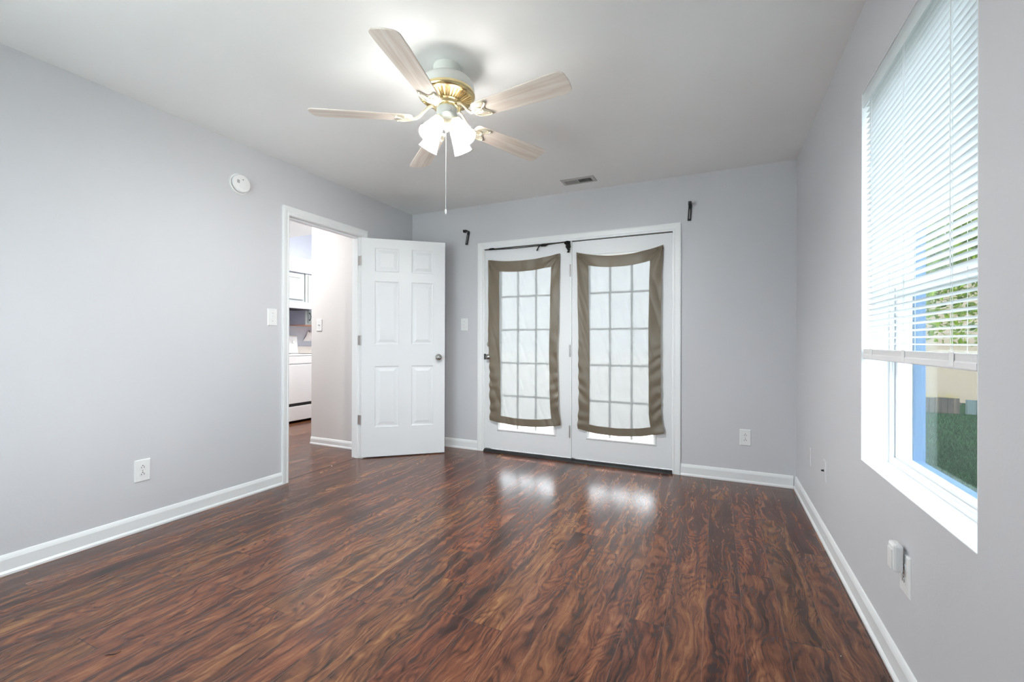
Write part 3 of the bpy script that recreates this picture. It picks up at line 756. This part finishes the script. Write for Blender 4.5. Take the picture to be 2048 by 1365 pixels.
for k in range(n):
    xx = x0 + 0.034 + (x1 - x0 - 0.068) * k / (n - 1)
    s = 1 if k < n / 2 else -1
    vs = box(b, -0.0005, 0.0005, y0 + 0.028, y1 - 0.028, -0.0045, 0.0045)
    bmesh.ops.transform(b, matrix=Matrix.Translation((xx, 0, H - 0.0062)) @ Matrix.Rotation(math.radians(48) * s, 4, 'Y'), verts=vs)
obj('louvres', b, M['vent'], vr)
b = BM(); box(b, -1.066, -1.058, y0 + 0.028, y1 - 0.028, H - 0.010, H - 0.006); obj('divider', b, M['vent'], vr)

# ------------------------------------------------------------------ ceiling fan
FX, FY = -1.217, 1.845
fan = empty('ceiling_fan', (FX, FY, H), 'white and brass ceiling fan with five pale wood blades and lit bell lamps', 'ceiling fan')
T = Matrix.Translation((FX, FY, 0))
b = BM(); lathe(b, [(0, H - 0.0005), (0.067, H - 0.0005), (0.067, 2.412), (0.064, 2.404), (0.062, 2.372), (0, 2.372)], 48, T); obj('canopy', b, M['fanwhite'], fan, smooth=True)
b = BM(); lathe(b, [(0, 2.376), (0.070, 2.376), (0.100, 2.372), (0.122, 2.362), (0.133, 2.347), (0.1365, 2.330), (0.1365, 2.306), (0, 2.306)], 64, T); obj('motor_housing', b, M['fanwhite'], fan, smooth=True)
b = BM(); lathe(b, [(0, 2.308), (0.1370, 2.308), (0.1395, 2.302), (0.1395, 2.294), (0.134, 2.286), (0.124, 2.280), (0, 2.280)], 64, T); band = obj('brass_band', b, M['brass'], fan, smooth=True)
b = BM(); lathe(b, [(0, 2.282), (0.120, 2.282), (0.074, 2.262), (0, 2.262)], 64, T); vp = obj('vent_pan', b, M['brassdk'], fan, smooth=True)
b = BM()
nr = 40
for k in range(nr):
    a = 2 * PI * k / nr
    vs = prism(b, [(0.072, -0.0030, 2.258), (0.124, -0.0056, 2.279), (0.124, 0.0056, 2.279), (0.072, 0.0030, 2.258)], (0, 0, 0.004))
    bmesh.ops.transform(b, matrix=T @ Matrix.Rotation(a, 4, 'Z'), verts=vs)
obj('vent_ribs', b, M['brass'], vp)
b = BM(); lathe(b, [(0, 2.264), (0.078, 2.264), (0.078, 2.256), (0.070, 2.252), (0.068, 2.238), (0.060, 2.232), (0, 2.232)], 48, T); obj('flywheel', b, M['brass'], fan, smooth=True)
b = BM(); lathe(b, [(0, 2.236), (0.050, 2.236), (0.051, 2.200), (0.055, 2.197), (0.056, 2.186), (0.050, 2.178), (0.036, 2.170), (0, 2.170)], 48, T); obj('switch_housing', b, M['fanwhite'], fan, smooth=True)
b = BM(); lathe(b, [(0, 2.172), (0.033, 2.172), (0.036, 2.162), (0.030, 2.146), (0.018, 2.134), (0.010, 2.128), (0.006, 2.118), (0, 2.116)], 32, T); obj('light_fitter', b, M['palebrass'], fan, smooth=True)
A0 = math.radians(-77.3)
PITCH = math.radians(-12)
ZB = 2.181
for k in range(5):
    ra = Matrix.Translation((FX, FY, ZB)) @ Matrix.Rotation(A0 + k * 2 * PI / 5, 4, 'Z')
    # blade outline
    out = []
    def hw(x): return 0.047 + (0.064 - 0.047) * min(1, (x - 0.165) / 0.38)
    top = []
    for q in range(0, 9):
        a = PI / 2 * q / 8; top.append((0.165 + 0.022 * (1 - math.sin(a)), (hw(0.17) - 0.022) + 0.022 * math.cos(PI / 2 - a)))
    top = [(0.165, 0.0)] + [(0.165 + 0.024 * (1 - math.cos(PI / 2 * q / 6)), hw(0.17) - 0.024 + 0.024 * math.sin(PI / 2 * q / 6)) for q in range(7)]
    top += [(x, hw(x)) for x in (0.25, 0.35, 0.45, 0.55)]
    top += [(0.618 + 0.030 * math.sin(PI / 2 * q / 6), hw(0.6) - 0.030 + 0.030 * math.cos(PI / 2 * q / 6)) for q in range(7)]
    top += [(0.652, 0.0)]
    out = top + [(x, -y) for x, y in top[::-1][1:-1]]
    b = BM(); prism(b, [(x, y, -0.003) for x, y in out], (0, 0, 0.006))
    o = obj('blade', b, M['blade'], fan, local=True, bevel=0.0015)
    o.matrix_local = Matrix.Translation((0, 0, ZB - H)) @ Matrix.Rotation(A0 + k * 2 * PI / 5, 4, 'Z') @ Matrix.Rotation(PITCH, 4, 'X')
    # blade iron
    b = BM(); zz = -0.0075
    tube(b, [(0.066, 0, 0.064), (0.085, 0, 0.058), (0.108, 0, 0.036), (0.130, 0, 0.010), (0.150, 0, -0.004), (0.172, 0, zz)], [0.009, 0.0075, 0.0068, 0.0068, 0.007, 0.006], 10)
    pv = Matrix.Rotation(PITCH, 4, 'X')
    def loop(fn, r=0.0034):
        pts = [pv @ Vector((*fn(2 * PI * t / 26), zz)) for t in range(26)]; tube(b, pts, r, 8, closed=True)
    for s in (-1, 1):
        loop(lambda t, s=s: (0.207 + 0.040 * math.cos(t) , s * (0.024 + 0.017 * math.sin(t) + 0.012 * math.cos(t))))
    loop(lambda t: (0.190 + 0.026 * math.cos(t), 0.017 * math.sin(t)))
    pts = [(0.158, 0.010), (0.175, 0.030), (0.205, 0.044), (0.240, 0.050), (0.256, 0.042), (0.238, 0.020), (0.226, 0.0), (0.238, -0.020), (0.256, -0.042), (0.240, -0.050), (0.205, -0.044), (0.175, -0.030), (0.158, -0.010)]
    vs = prism(b, [(x, y, -0.0062) for x, y in pts], (0, 0, 0.003)); bmesh.ops.transform(b, matrix=pv, verts=vs)
    for (sx_, sy_) in ((0.178, 0), (0.232, 0.034), (0.232, -0.034)):
        vs = lathe(b, [(0, -0.0085), (0.004, -0.0080), (0.0045, -0.006), (0, -0.006)], 10, pv @ Matrix.Translation((sx_, sy_, -0.001)))
    o = obj('blade_arm', b, M['palebrass'], fan, smooth=True, local=True)
    o.matrix_local = Matrix.Translation((0, 0, ZB - H)) @ Matrix.Rotation(A0 + k * 2 * PI / 5, 4, 'Z')
# bell lamps
LA = [-8.6, -98.6, 171.4, 81.4]
for k, a in enumerate(LA):
    a = math.radians(a); ca, sa = math.cos(a), math.sin(a)
    p0 = Vector((FX + 0.055 * ca, FY + 0.055 * sa, 2.158)); p1 = Vector((FX + 0.128 * ca, FY + 0.128 * sa, 2.062))
    ax = (p1 - p0).normalized(); Lh = (p1 - p0).length
    q = Vector((0, 0, 1)).rotation_difference(ax).to_matrix().to_4x4(); mt = Matrix.Translation(p0) @ q
    b = BM(); tube(b, [(FX + 0.022 * ca, FY + 0.022 * sa, 2.150), (FX + 0.034 * ca, FY + 0.034 * sa, 2.164), (FX + 0.046 * ca, FY + 0.046 * sa, 2.167), p0 - ax * 0.004], 0.0055, 10)
    lathe(b, [(0, -0.012), (0.014, -0.012), (0.019, -0.004), (0.026, 0.0), (0.027, 0.010), (0.024, 0.010), (0.022, 0.002), (0, 0.0)], 28, mt)
    lk = obj('lamp_socket', b, M['palebrass'], fan, smooth=True)
    b = BM(); lathe(b, [(0.0235, 0.002), (0.0265, 0.012), (0.030, 0.035), (0.0345, 0.065), (0.041, 0.095), (0.0475, Lh), (0.0487, Lh + 0.002), (0.0477, Lh + 0.003), (0.0452, Lh), (0.0385, 0.095), (0.032, 0.065), (0.0275, 0.035), (0.0240, 0.012), (0.021, 0.002)], 40, mt, caps=False)
    obj('lamp_shade', b, M['shade'], fan, smooth=True)
    b = BM(); lathe(b, [(0.0470, Lh + 0.0005), (0.0500, Lh + 0.0005), (0.0503, Lh + 0.0025), (0.0490, Lh + 0.0040), (0.0470, Lh + 0.0035), (0.0465, Lh + 0.002)], 40, mt, caps=False)
    obj('edge_refraction_ring', b, M['rimgrey'], fan, smooth=True)  # dark ring added to imitate refraction along the glass edge
    ext = 0.022 if k == 2 else 0.0
    b = BM(); lathe(b, [(0, 0.002), (0.010, 0.002), (0.012, 0.020), (0.017, 0.040 + ext * 0.5), (0.022, 0.062 + ext), (0.0225, 0.072 + ext), (0.018, 0.086 + ext), (0.009, 0.0935 + ext), (0, 0.095 + ext)], 24, mt)
    obj('bulb', b, M['bulb'], fan, smooth=True)
b = BM(); tube(b, [(FX - 0.004, FY, 2.122), (FX - 0.004, FY, 1.95), (FX - 0.004, FY, 1.735)], 0.0008, 6)
lathe(b, [(0, -0.014), (0.003, -0.012), (0.0045, 0.0), (0.003, 0.010), (0, 0.012)], 12, Matrix.Translation((FX - 0.004, FY, 1.725)))
obj('pull_chain', b, M['plastic'], fan, smooth=True)

# ------------------------------------------------------------------ window
wn = empty('window_1', (XR + 0.11, (WY0 + WY1) / 2, WZ0), 'white single-hung window in the right wall', 'window', kind='structure')
def ring(bm, x0, x1, y0, y1, z0, z1, wy, wz0, wz1=None):
    holed(bm, 'x', x0, x1, [y0, y0 + wy, y1 - wy, y1], [z0, z0 + wz0, z1 - (wz1 or wz0), z1], {(1, 1)})
b = BM(); box(b, XR - 0.001, 0.622, WY0, WY1, WZ0, WZ0 + 0.0025)
st('trim_7', b, M['vinyl'], 'white window stool along the bottom of the window recess', 'window sill')
b = BM(); box(b, XR + 0.0, 0.620, WY1 - 0.0025, WY1, WZ0 + 0.0025, WZ1); box(b, XR + 0.0, 0.620, WY0, WY0 + 0.0025, WZ0 + 0.0025, WZ1); box(b, XR, 0.620, WY0, WY1, WZ1 - 0.0025, WZ1)
st('trim_8', b, M['vinyl'], 'white side and head lining of the window recess', 'window lining')
b = BM(); ring(b, 0.620, 0.688, WY0 + 0.0025, WY1 - 0.0025, WZ0 + 0.0025, WZ1 - 0.0025, 0.014, 0.016)
ring(b, 0.626, 0.632, WY0 + 0.0025, WY1 - 0.0025, WZ0 + 0.0025, WZ1 - 0.0025, 0.020, 0.024)
obj('frame', b, M['vinyl'], wn, bevel=0.001)
b = BM(); ring(b, 0.634, 0.660, WY0 + 0.017, WY1 - 0.017, WZ0 + 0.019, 1.305, 0.026, 0.020, 0.042)
ls = obj('lower_sash', b, M['vinyl'], wn, bevel=0.002)
b = BM(); box(b, 0.6455, 0.6485, WY0 + 0.040, WY1 - 0.040, WZ0 + 0.036, 1.268); obj('glass_pane', b, M['tinted'], ls)
b = BM(); ring(b, 0.662, 0.684, WY0 + 0.017, WY1 - 0.017, 1.262, WZ1 - 0.019, 0.026, 0.036, 0.024)
us_ = obj('upper_sash', b, M['vinyl'], wn, bevel=0.002)
b = BM(); box(b, 0.6715, 0.6745, WY0 + 0.040, WY1 - 0.040, 1.290, WZ1 - 0.040); obj('glass_pane', b, M['tinted'], us_)
b = BM(); ring(b, 0.689, 0.716, WY0 + 0.006, WY1 - 0.006, WZ0 + 0.004, WZ1 - 0.004, 0.018, 0.018)
ring(b, 0.692, 0.730, WY0 - 0.05, WY1 + 0.05, WZ0 - 0.05, WZ1 + 0.05, 0.060, 0.058)
obj('exterior_trim', b, M['bluetrim'], wn, bevel=0.003)

# wide window added behind the viewer to bring in fill daylight
w2_ = empty('window_added', (-1.8, YN - 0.06, 0.50), 'wide white window added behind the viewer for fill daylight', 'window', kind='structure')
b = BM(); holed(b, 'y', YN - 0.075, YN - 0.035, [-2.45, -2.40, -1.72, -1.68, -1.00, -0.95], [0.50, 0.55, 2.07, 2.12], {(1, 1), (3, 1)})
obj('frame', b, M['vinyl'], w2_)
for xa in (-2.40, -1.68):
    b = BM(); box(b, xa, xa + 0.68, YN - 0.057, YN - 0.053, 0.55, 2.07); obj('glass_pane', b, M['tinted'], w2_)

# ------------------------------------------------------------------ blind
bl = empty('window_blind', (0.548, (WY0 + WY1) / 2, 2.09), 'white mini blind lowered over the upper half of the window', 'window blind')
Y0, Y1 = WY0 + 0.009, WY1 - 0.010
b = BM(); box(b, 0.539, 0.563, Y0, 2.19, 2.060, 2.0885)
obj('headrail', b, M['blind'], bl, bevel=0.002)
b = BM(); prism(b, [(0.5335, Y0, 2.030), (0.5365, Y0, 2.030), (0.538, Y0, 2.05), (0.538, Y0, 2.0885), (0.5345, Y0, 2.0885), (0.5325, Y0, 2.06)], (0, Y1 - Y0, 0))
obj('valance', b, M['blind'], bl)
b = BM(); tilt = math.radians(9.5); zs_ = []
z = 2.040
def slat(bm, z, tl, x=0.5485, dip=0.0):
    w2 = 0.0125; n = 6
    up, lo = [], []
    for k in range(n + 1):
        s = -w2 + 2 * w2 * k / n; crown = 0.0020 * (1 - (s / w2) ** 2)
        # room edge (negative s) is higher
        px = s * math.cos(tl) + crown * math.sin(tl); pz = -s * math.sin(tl) + crown * math.cos(tl)
        up.append((x + px, pz)); lo.append((x + px, pz - 0.0004))
    prism(bm, [(p, Y0 + 0.004, z + q) for p, q in up + lo[::-1]], (0, 2.188 - Y0 - 0.004, 0))
while z > 1.066:
    slat(b, z, tilt + 0.03 * math.sin(z * 40)); z -= 0.0219
obj('slats', b, M['blind'], bl)
b = BM()
for k in range(8): box(b, 0.5342 + 0.0005 * (k % 2), 0.5615, Y0 + 0.004, Y1 - 0.006, 1.0365 + k * 0.0024, 1.0365 + k * 0.0024 + 0.0021)
obj('stacked_slats', b, M['rail'], bl)
b = BM(); prism(b, [(0.5345, Y0 + 0.002, 1.016), (0.562, Y0 + 0.002, 1.016), (0.563, Y0 + 0.002, 1.020), (0.5625, Y0 + 0.002, 1.034), (0.5345, Y0 + 0.002, 1.037), (0.5325, Y0 + 0.002, 1.033), (0.5325, Y0 + 0.002, 1.019)], (0, Y1 - Y0 - 0.004, 0))
br_ = obj('bottom_rail', b, M['rail'], bl, bevel=0.001)
for yy in (1.47, 1.79, 2.11):
    b = BM(); box(b, 0.5318, 0.5335, yy - 0.012, yy + 0.012, 1.022, 1.058); obj('rail_clip', b, M['plastic'], br_, bevel=0.0008)
    b = BM(); tube(b, [(0.5345, yy, 2.06), (0.5345, yy, 1.035)], 0.0006, 5); tube(b, [(0.5625, yy, 2.06), (0.5625, yy, 1.035)], 0.0006, 5)
    tube(b, [(0.5345, yy + 0.009, 2.06), (0.5345, yy + 0.009, 1.035)], 0.0005, 5)
    obj('ladder_cord', b, M['blind'], bl)
b = BM(); tube(b, [(0.5305, 1.468, 2.055), (0.529, 1.469, 1.6), (0.5295, 1.469, 1.27)], 0.0012, 6); obj('tilt_wand', b, M['plastic'], bl)

# ------------------------------------------------------------------ kitchen
kr = empty('kitchen_range', (-5.35, 4.20, 0), 'white freestanding range in the kitchen beyond the doorway', 'range')
KY0, KY1 = 3.82, 4.578
b = BM(); box(b, -5.70, -5.05, KY0, KY1, 0.03, 0.885); obj('body', b, M['appl'], kr, bevel=0.003)
b = BM(); box(b, -5.70, -5.025, KY0 - 0.004, KY1 + 0.004, 0.885, 0.905); obj('cooktop', b, M['appl'], kr, bevel=0.004)
b = BM(); prism(b, [(-5.70, KY0, 0.905), (-5.60, KY0, 0.905), (-5.625, KY0, 1.150), (-5.64, KY0, 1.160), (-5.70, KY0, 1.160)], (0, KY1 - KY0, 0)); bg_ = obj('backguard', b, M['appl'], kr, bevel=0.003)
for yy in (4.50, 4.40, 3.92):
    b = BM(); lathe(b, [(0, 0), (0.022, 0), (0.019, 0.018), (0, 0.020)], 20, Matrix.Translation((-5.612, yy, 1.07)) @ Matrix.Rotation(PI / 2, 4, 'Y')); obj('knob', b, M['plastic'], bg_, smooth=True)
b = BM(); box(b, -5.05, -5.025, KY0, KY1, 0.785, 0.880); obj('front_panel', b, M['appl'], kr, bevel=0.002)
b = BM(); box(b, -5.05, -5.018, KY0 + 0.002, KY1 - 0.002, 0.262, 0.768); od = obj('oven_door', b, M['appl'], kr, bevel=0.005)
b = BM(); box(b, -5.052, -5.03, KY0, KY1, 0.20, 0.262); obj('dark_gap', b, M['dark'], kr)  # dark strip filling the gap between oven door and drawer
b = BM(); box(b, -5.05, -5.020, KY0 + 0.002, KY1 - 0.002, 0.035, 0.222); obj('storage_drawer', b, M['appl'], kr, bevel=0.004)
for q, yy in enumerate((4.02, 4.38)):
    for xx in (-5.48, -5.20):
        b = BM(); lathe(b, [(0.09, 0.905), (0.092, 0.909), (0.07, 0.908), (0, 0.906)], 24, Matrix.Translation((xx, yy, 0))); obj('burner', b, M['dark'], kr, smooth=True)
bc = empty('base_cabinet', (-5.4, 4.9, 0), 'grey base cabinet right of the kitchen range', 'cabinet')
b = BM(); box(b, -5.70, -5.12, 4.59, 5.198, 0.0, 0.862); obj('carcass', b, M['cabinet'], bc)
b = BM(); box(b, -5.12, -5.10, 4.61, 5.18, 0.12, 0.84); obj('cabinet_door', b, M['cabinet'], bc, bevel=0.003)
b = BM(); box(b, -5.718, -5.08, 4.586, 5.198, 0.864, 0.902); box(b, -5.718, -5.70, 4.586, 5.198, 0.902, 1.0)
tag(obj('countertop', b, M['counter'], origin=(-5.4, 4.9, 0.864)), 'pale laminate countertop with backsplash right of the range', 'countertop')

def cabdoor(root, y0, y1, z0, z1, xf, handle=None):
    b = BM(); W = 0.020; fr = 0.052
    loops = []
    for ins, d in ((0, 0), (0, W), (fr, W), (fr + 0.010, W - 0.010), (fr + 0.030, W - 0.010), (fr + 0.034, W - 0.007)):
        loops.append([b.verts.new((xf + d, y, z)) for y, z in ((y0 + ins, z0 + ins), (y1 - ins, z0 + ins), (y1 - ins, z1 - ins), (y0 + ins, z1 - ins))])
    for A, B in zip(loops, loops[1:]):
        for k in range(4): b.faces.new((A[k], A[(k + 1) % 4], B[(k + 1) % 4], B[k]))
    b.faces.new(loops[-1]); b.faces.new(loops[0][::-1])
    d = obj('cabinet_door', b, M['cabinet'], root)
    if handle:
        hy, hz = handle
        b = BM(); tube(b, [(xf + W, hy, hz - 0.048), (xf + W + 0.022, hy, hz - 0.040), (xf + W + 0.028, hy + 0.004, hz), (xf + W + 0.022, hy, hz + 0.040), (xf + W, hy, hz + 0.048)], [0.007, 0.005, 0.0055, 0.005, 0.007], 8)
        for s in (-1, 1): blob(b, (xf + W + 0.004, hy, hz + s * 0.05), 0.010, 3, sub=2)
        obj('handle', b, M['black'], d, smooth=True)
    return d
ca = empty('wall_cabinet', (-5.56, 4.17, 1.65), 'grey-green wall cabinet above the range hood', 'cabinet', 'kitchen wall cabinets')
b = BM(); box(b, XK, -5.41, 3.82, 4.524, 1.645, 2.055); obj('carcass', b, M['cabinet'], ca)
cabdoor(ca, 4.185, 4.495, 1.675, 2.035, -5.41); cabdoor(ca, 3.85, 4.165, 1.675, 2.035, -5.41)
cb = empty('wall_cabinet', (-5.56, 4.86, 1.31), 'taller grey-green wall cabinet right of the range hood with a black handle', 'cabinet', 'kitchen wall cabinets')
b = BM(); box(b, XK, -5.41, 4.530, 5.198, 1.318, 2.055); obj('carcass', b, M['cabshade'], cb)  # side panel shade is in this colour
b = BM(); box(b, XK, -5.405, 4.526, 5.198, 1.309, 1.318); obj('bottom_edge', b, M['oak'], cb)
b = BM(); holed(b, 'x', -5.41, -5.395, [4.530, 4.568, 5.16, 5.198], [1.318, 1.345, 2.03, 2.055], {(1, 1)}); obj('face_frame', b, M['cabinet'], cb)
cabdoor(cb, 4.572, 5.17, 1.340, 2.035, -5.405, handle=(4.592, 1.435))
hd = empty('range_hood', (-5.45, 4.17, 1.53), 'pale grey range hood over the kitchen range', 'range hood')
b = BM(); prism(b, [(XK, 3.82, 1.644), (-5.40, 3.82, 1.644), (-5.225, 3.82, 1.575), (-5.215, 3.82, 1.530), (XK, 3.82, 1.530)], (0, 0.80, 0)); obj('canopy', b, M['hoodgrey'] if 'hoodgrey' in M else pm('hood_enamel', (0.40, 0.40, 0.44, 1), 0.3, var=0.02), hd, bevel=0.003)
b = BM(); box(b, -5.60, -5.30, 3.90, 4.52, 1.524, 1.530); obj('filter', b, M['dark'], hd)
b = BM(); box(b, XK, -5.385, 3.6, 5.2, 2.075, 2.267)
st('trim_9', b, M['hallwall'], 'white soffit box above the kitchen wall cabinets', 'soffit')
b = BM(); box(b, XK, -5.37, 3.6, 5.2, 2.055, 2.075)
st('trim_10', b, M['cabshade'], 'moulding strip under the kitchen soffit, coloured as a shadow gap', 'moulding')  # blue-grey tone imitates the shadow gap above the cabinets
# small cloth on a hook
dt = empty('hanging_cloth', (XK, 4.87, 1.22), 'small white cloth hanging on the kitchen wall under the cabinet', 'cloth')
b = BM()
V = [[b.verts.new((XK + 0.014 + 0.008 * math.sin(i * 1.7 + j * 0.4), 4.86 + (i - 4) * (0.006 + 0.0022 * j), 1.225 - j * 0.016)) for i in range(9)] for j in range(10)]
for j in range(9):
    for i in range(8): b.faces.new((V[j][i], V[j][i + 1], V[j + 1][i + 1], V[j + 1][i]))
obj('cloth', b, M['cotton'], dt, smooth=True, solid=0.003)
b = BM(); tube(b, [(XK, 4.86, 1.240), (XK + 0.020, 4.86, 1.236), (XK + 0.026, 4.86, 1.222), (XK + 0.022, 4.86, 1.212)], 0.003, 8); obj('hook', b, M['black'], dt, smooth=True)
# unseen dome lights added to brighten the hall and kitchen
for (lx, ly, HH, lb) in ((-4.55, 2.75, 2.44, 'round dome light added on the flat hall ceiling to brighten the hall'), (-4.40, 4.45, 2.44 + 0.416 * 0.42, 'round dome light added on the sloping kitchen ceiling to brighten the kitchen')):
    H = HH
    fl = empty('added_dome_light', (lx, ly, H), lb, 'added light')
    b = BM(); lathe(b, [(0, H + 0.04), (0.165, H + 0.04), (0.165, H - 0.02), (0, H - 0.02)], 40, Matrix.Translation((lx, ly, 0))); obj('base', b, M['plastic'], fl, smooth=True)
    b = BM(); lathe(b, [(0.150, H - 0.02), (0.148, H - 0.05), (0.120, H - 0.08), (0.06, H - 0.098), (0, H - 0.10)], 40, Matrix.Translation((lx, ly, 0))); obj('glass_dome', b, M['dome'] if HH < 2.45 else M['dome2'], fl, smooth=True)

H = 2.44
# ------------------------------------------------------------------ small debris on the floor
b = BM(); tube(b, [(-1.900, 0.788, 0.0016), (-1.893, 0.797, 0.002), (-1.884, 0.797, 0.003), (-1.878, 0.800, 0.003), (-1.872, 0.808, 0.003), (-1.874, 0.822, 0.002)], [0.0007, 0.0013, 0.0016, 0.0016, 0.0013, 0.0008], 6)
tag(obj('wire_scrap', b, M['cord'], smooth=True, origin=(-1.885, 0.80, 0)), 'curly black scrap lying on the floor at the lower left', 'scrap')
for (cx, cy, r_, lb) in ((0.3895, 1.413, 0.003, 'tiny white crumb on the floor nearest the viewer, beside the right baseboard'), (0.388, 1.86, 0.0018, 'tiny white crumb on the floor farther along the right baseboard'), (-3.02, 2.81, 0.004, 'tiny white crumb on the floor seam in the left doorway')):
    b = BM(); blob(b, (cx, cy, r_ * 0.55), r_, cx * 9, sub=2, sc=(1, 1, 0.7)); tag(obj('crumb', b, M['plastic'], origin=(cx, cy, 0)), lb, 'crumb')

# ------------------------------------------------------------------ outdoors
GZ = -0.40
b = BM(); box(b, -30, 40, -20, 60, GZ - 0.5, GZ)
st('ground_lawn', b, M['lawn'], 'dark green lawn outside the right window', 'lawn')
b = BM(); box(b, -28, 0.9, YB + 0.15, 45.0, GZ, -0.05)
st('ground_added_patio', b, M['concrete'], 'bright concrete slab added outside the glass doors to light the panes', 'patio')  # slab added so daylight bounces brightly behind the glass doors
b = BM(); box(b, -14, 4, -16, YN - 0.1, GZ, -0.10)
st('ground_added_driveway', b, M['concrete'], 'pale concrete slab added behind the house to bounce daylight inside', 'added slab')  # unseen slab added to throw daylight up through the rear window
# grass blades where the window looks
b = BM()
for k in range(16000):
    y = 4.4 + 7.75 * random.random() ** 1.2; x = random.uniform(0.24, 0.46) * y + random.uniform(-0.2, 0.2)
    if x < 0.95: continue
    h = random.uniform(0.03, 0.075); a = random.uniform(0, PI); dx, dy = 0.005 * math.cos(a), 0.005 * math.sin(a)
    lx_, ly_ = random.uniform(-0.03, 0.03), random.uniform(-0.03, 0.03)
    b.faces.new([b.verts.new((x - dx, y - dy, GZ)), b.verts.new((x + dx, y + dy, GZ)), b.verts.new((x + lx_, y + ly_, GZ + h))])
tag(obj('grass', b, M['grass']), 'short green grass blades on the lawn outside the window', 'grass', kind='stuff')
# low dark plank fence
fc = empty('plank_fence', (2.9, 12.3, GZ), 'low dark timber plank fence at the edge of the lawn', 'fence')
b = BM(); x = 1.2
while x < 4.56:
    wd = random.uniform(0.085, 0.10); box(b, x, x + wd, 12.30, 12.325, GZ, -0.075 + random.uniform(-0.006, 0.006)); x += wd + 0.004
obj('planks', b, M['plank'], fc)
b = BM(); box(b, 1.2, 4.63, 12.325, 12.36, -0.22, -0.17); obj('rail', b, M['plank'], fc)
pn = empty('board_fence', (6.0, 12.3, GZ), 'pale blue-grey board fence right of the dark planks', 'fence')
b = BM(); box(b, 4.69, 8.0, 12.30, 12.33, GZ, -0.10); obj('panel', b, M['slatefence'], pn)
for xx in (4.70, 4.85, 6.3, 7.9):
    b = BM(); box(b, xx, xx + 0.03, 12.285, 12.30, GZ, -0.095); obj('batten', b, M['slatefence'], pn)
b = BM()
for k in range(420):
    x = random.uniform(1.5, 4.62); h = random.choice([0.04, 0.05, 0.07, 0.12]) * random.uniform(0.6, 1.2); y = 12.40 + random.uniform(0, 0.15)
    b.faces.new([b.verts.new((x - 0.005, y, -0.12)), b.verts.new((x + 0.005, y, -0.12)), b.verts.new((x + random.uniform(-0.02, 0.02), y, -0.07 + h))])
tag(obj('weeds', b, M['weed']), 'dry weeds sticking up behind the dark plank fence', 'weeds', kind='stuff')
# neighbouring building
nb = empty('building', (6, 17, GZ), 'beige neighbouring building beyond the fences', 'building')
b = BM(); box(b, 3.2, 18, 14.6, 22, GZ, 3.4); obj('wall', b, M['beige'], nb)
b = BM(); prism(b, [(2.8, 14.1, 3.35), (2.8, 18.3, 5.4), (2.8, 22.5, 3.35)], (15.6, 0, 0)); obj('roof', b, M['roof'], nb)

def tree(name, loc, trunk, crowns, nleaf, label, extra=()):
    t = empty(name, loc, label, 'tree', 'trees on the lawn')
    b = BM(); x, y, z = loc
    tube(b, [(x, y, z - 0.05), (x + 0.03, y, z + 1.0), (x - 0.05, y + 0.05, z + 2.2), (x - 0.02, y, z + trunk)], [0.16, 0.12, 0.10, 0.05], 12); obj('trunk', b, M['bark'], t, smooth=True)
    b = BM()
    for (cx, cy, cz, rx, ry, rz) in crowns:
        tube(b, [(x - 0.03, y, z + 2.0), ((x + cx) / 2, (y + cy) / 2, (z + 2.2 + cz) / 2 + 0.2), (cx, cy, cz)], [0.06, 0.04, 0.015], 8)
    for e in extra: tube(b, e, [0.007 - 0.005 * i / len(e) for i in range(len(e))], 6)
    obj('branches', b, M['bark'], t, smooth=True)
    b = BM()
    tot = sum(c[3] * c[4] * c[5] for c in crowns)
    def leaf(p, s):
        n = Vector((random.gauss(0, 1), random.gauss(0, 1), random.gauss(0, 1) + 0.6)).normalized()
        a = n.orthogonal().normalized(); a.rotate(Matrix.Rotation(random.uniform(0, 2 * PI), 3, n)); c = n.cross(a)
        pts = [p - a * s, p + c * s * 0.42 + n * s * 0.1 - a * s * 0.15, p + a * s, p - c * s * 0.42 + n * s * 0.1 - a * s * 0.15]
        b.faces.new([b.verts.new(q) for q in pts])
    for (cx, cy, cz, rx, ry, rz) in crowns:
        for k in range(int(nleaf * rx * ry * rz / tot)):
            while True:
                q = Vector((random.uniform(-1, 1), random.uniform(-1, 1), random.uniform(-1, 1)))
                if 0.25 < q.length < 1: break
            p = Vector((cx + q.x * rx, cy + q.y * ry, cz + q.z * rz))
            if noise.noise(p * 1.6) < -0.34: continue
            leaf(p, random.uniform(0.035, 0.075))
    for e in extra:
        for q in e[1:]:
            for k in range(3): leaf(Vector(q) + Vector((random.uniform(-0.05, 0.05), random.uniform(-0.05, 0.05), random.uniform(-0.04, 0.04))), 0.04)
    obj('foliage', b, M['leaf'], t)
tree('leafy_tree', (5.3, 9.2, GZ), 3.6, [(3.2, 8.2, 3.3, 2.3, 1.9, 2.25), (2.0, 8.8, 3.0, 1.6, 1.4, 1.7), (4.6, 8.8, 3.4, 1.8, 1.6, 2.1)], 30000,
     'bright leafy tree overhanging the lawn outside the window',
     extra=[[(3.6, 8.0, 1.6), (3.25, 7.7, 1.1), (3.1, 7.5, 0.85), (3.0, 7.4, 0.74)], [(3.4, 7.8, 1.4), (3.3, 7.5, 1.0), (3.05, 7.2, 0.80)]])
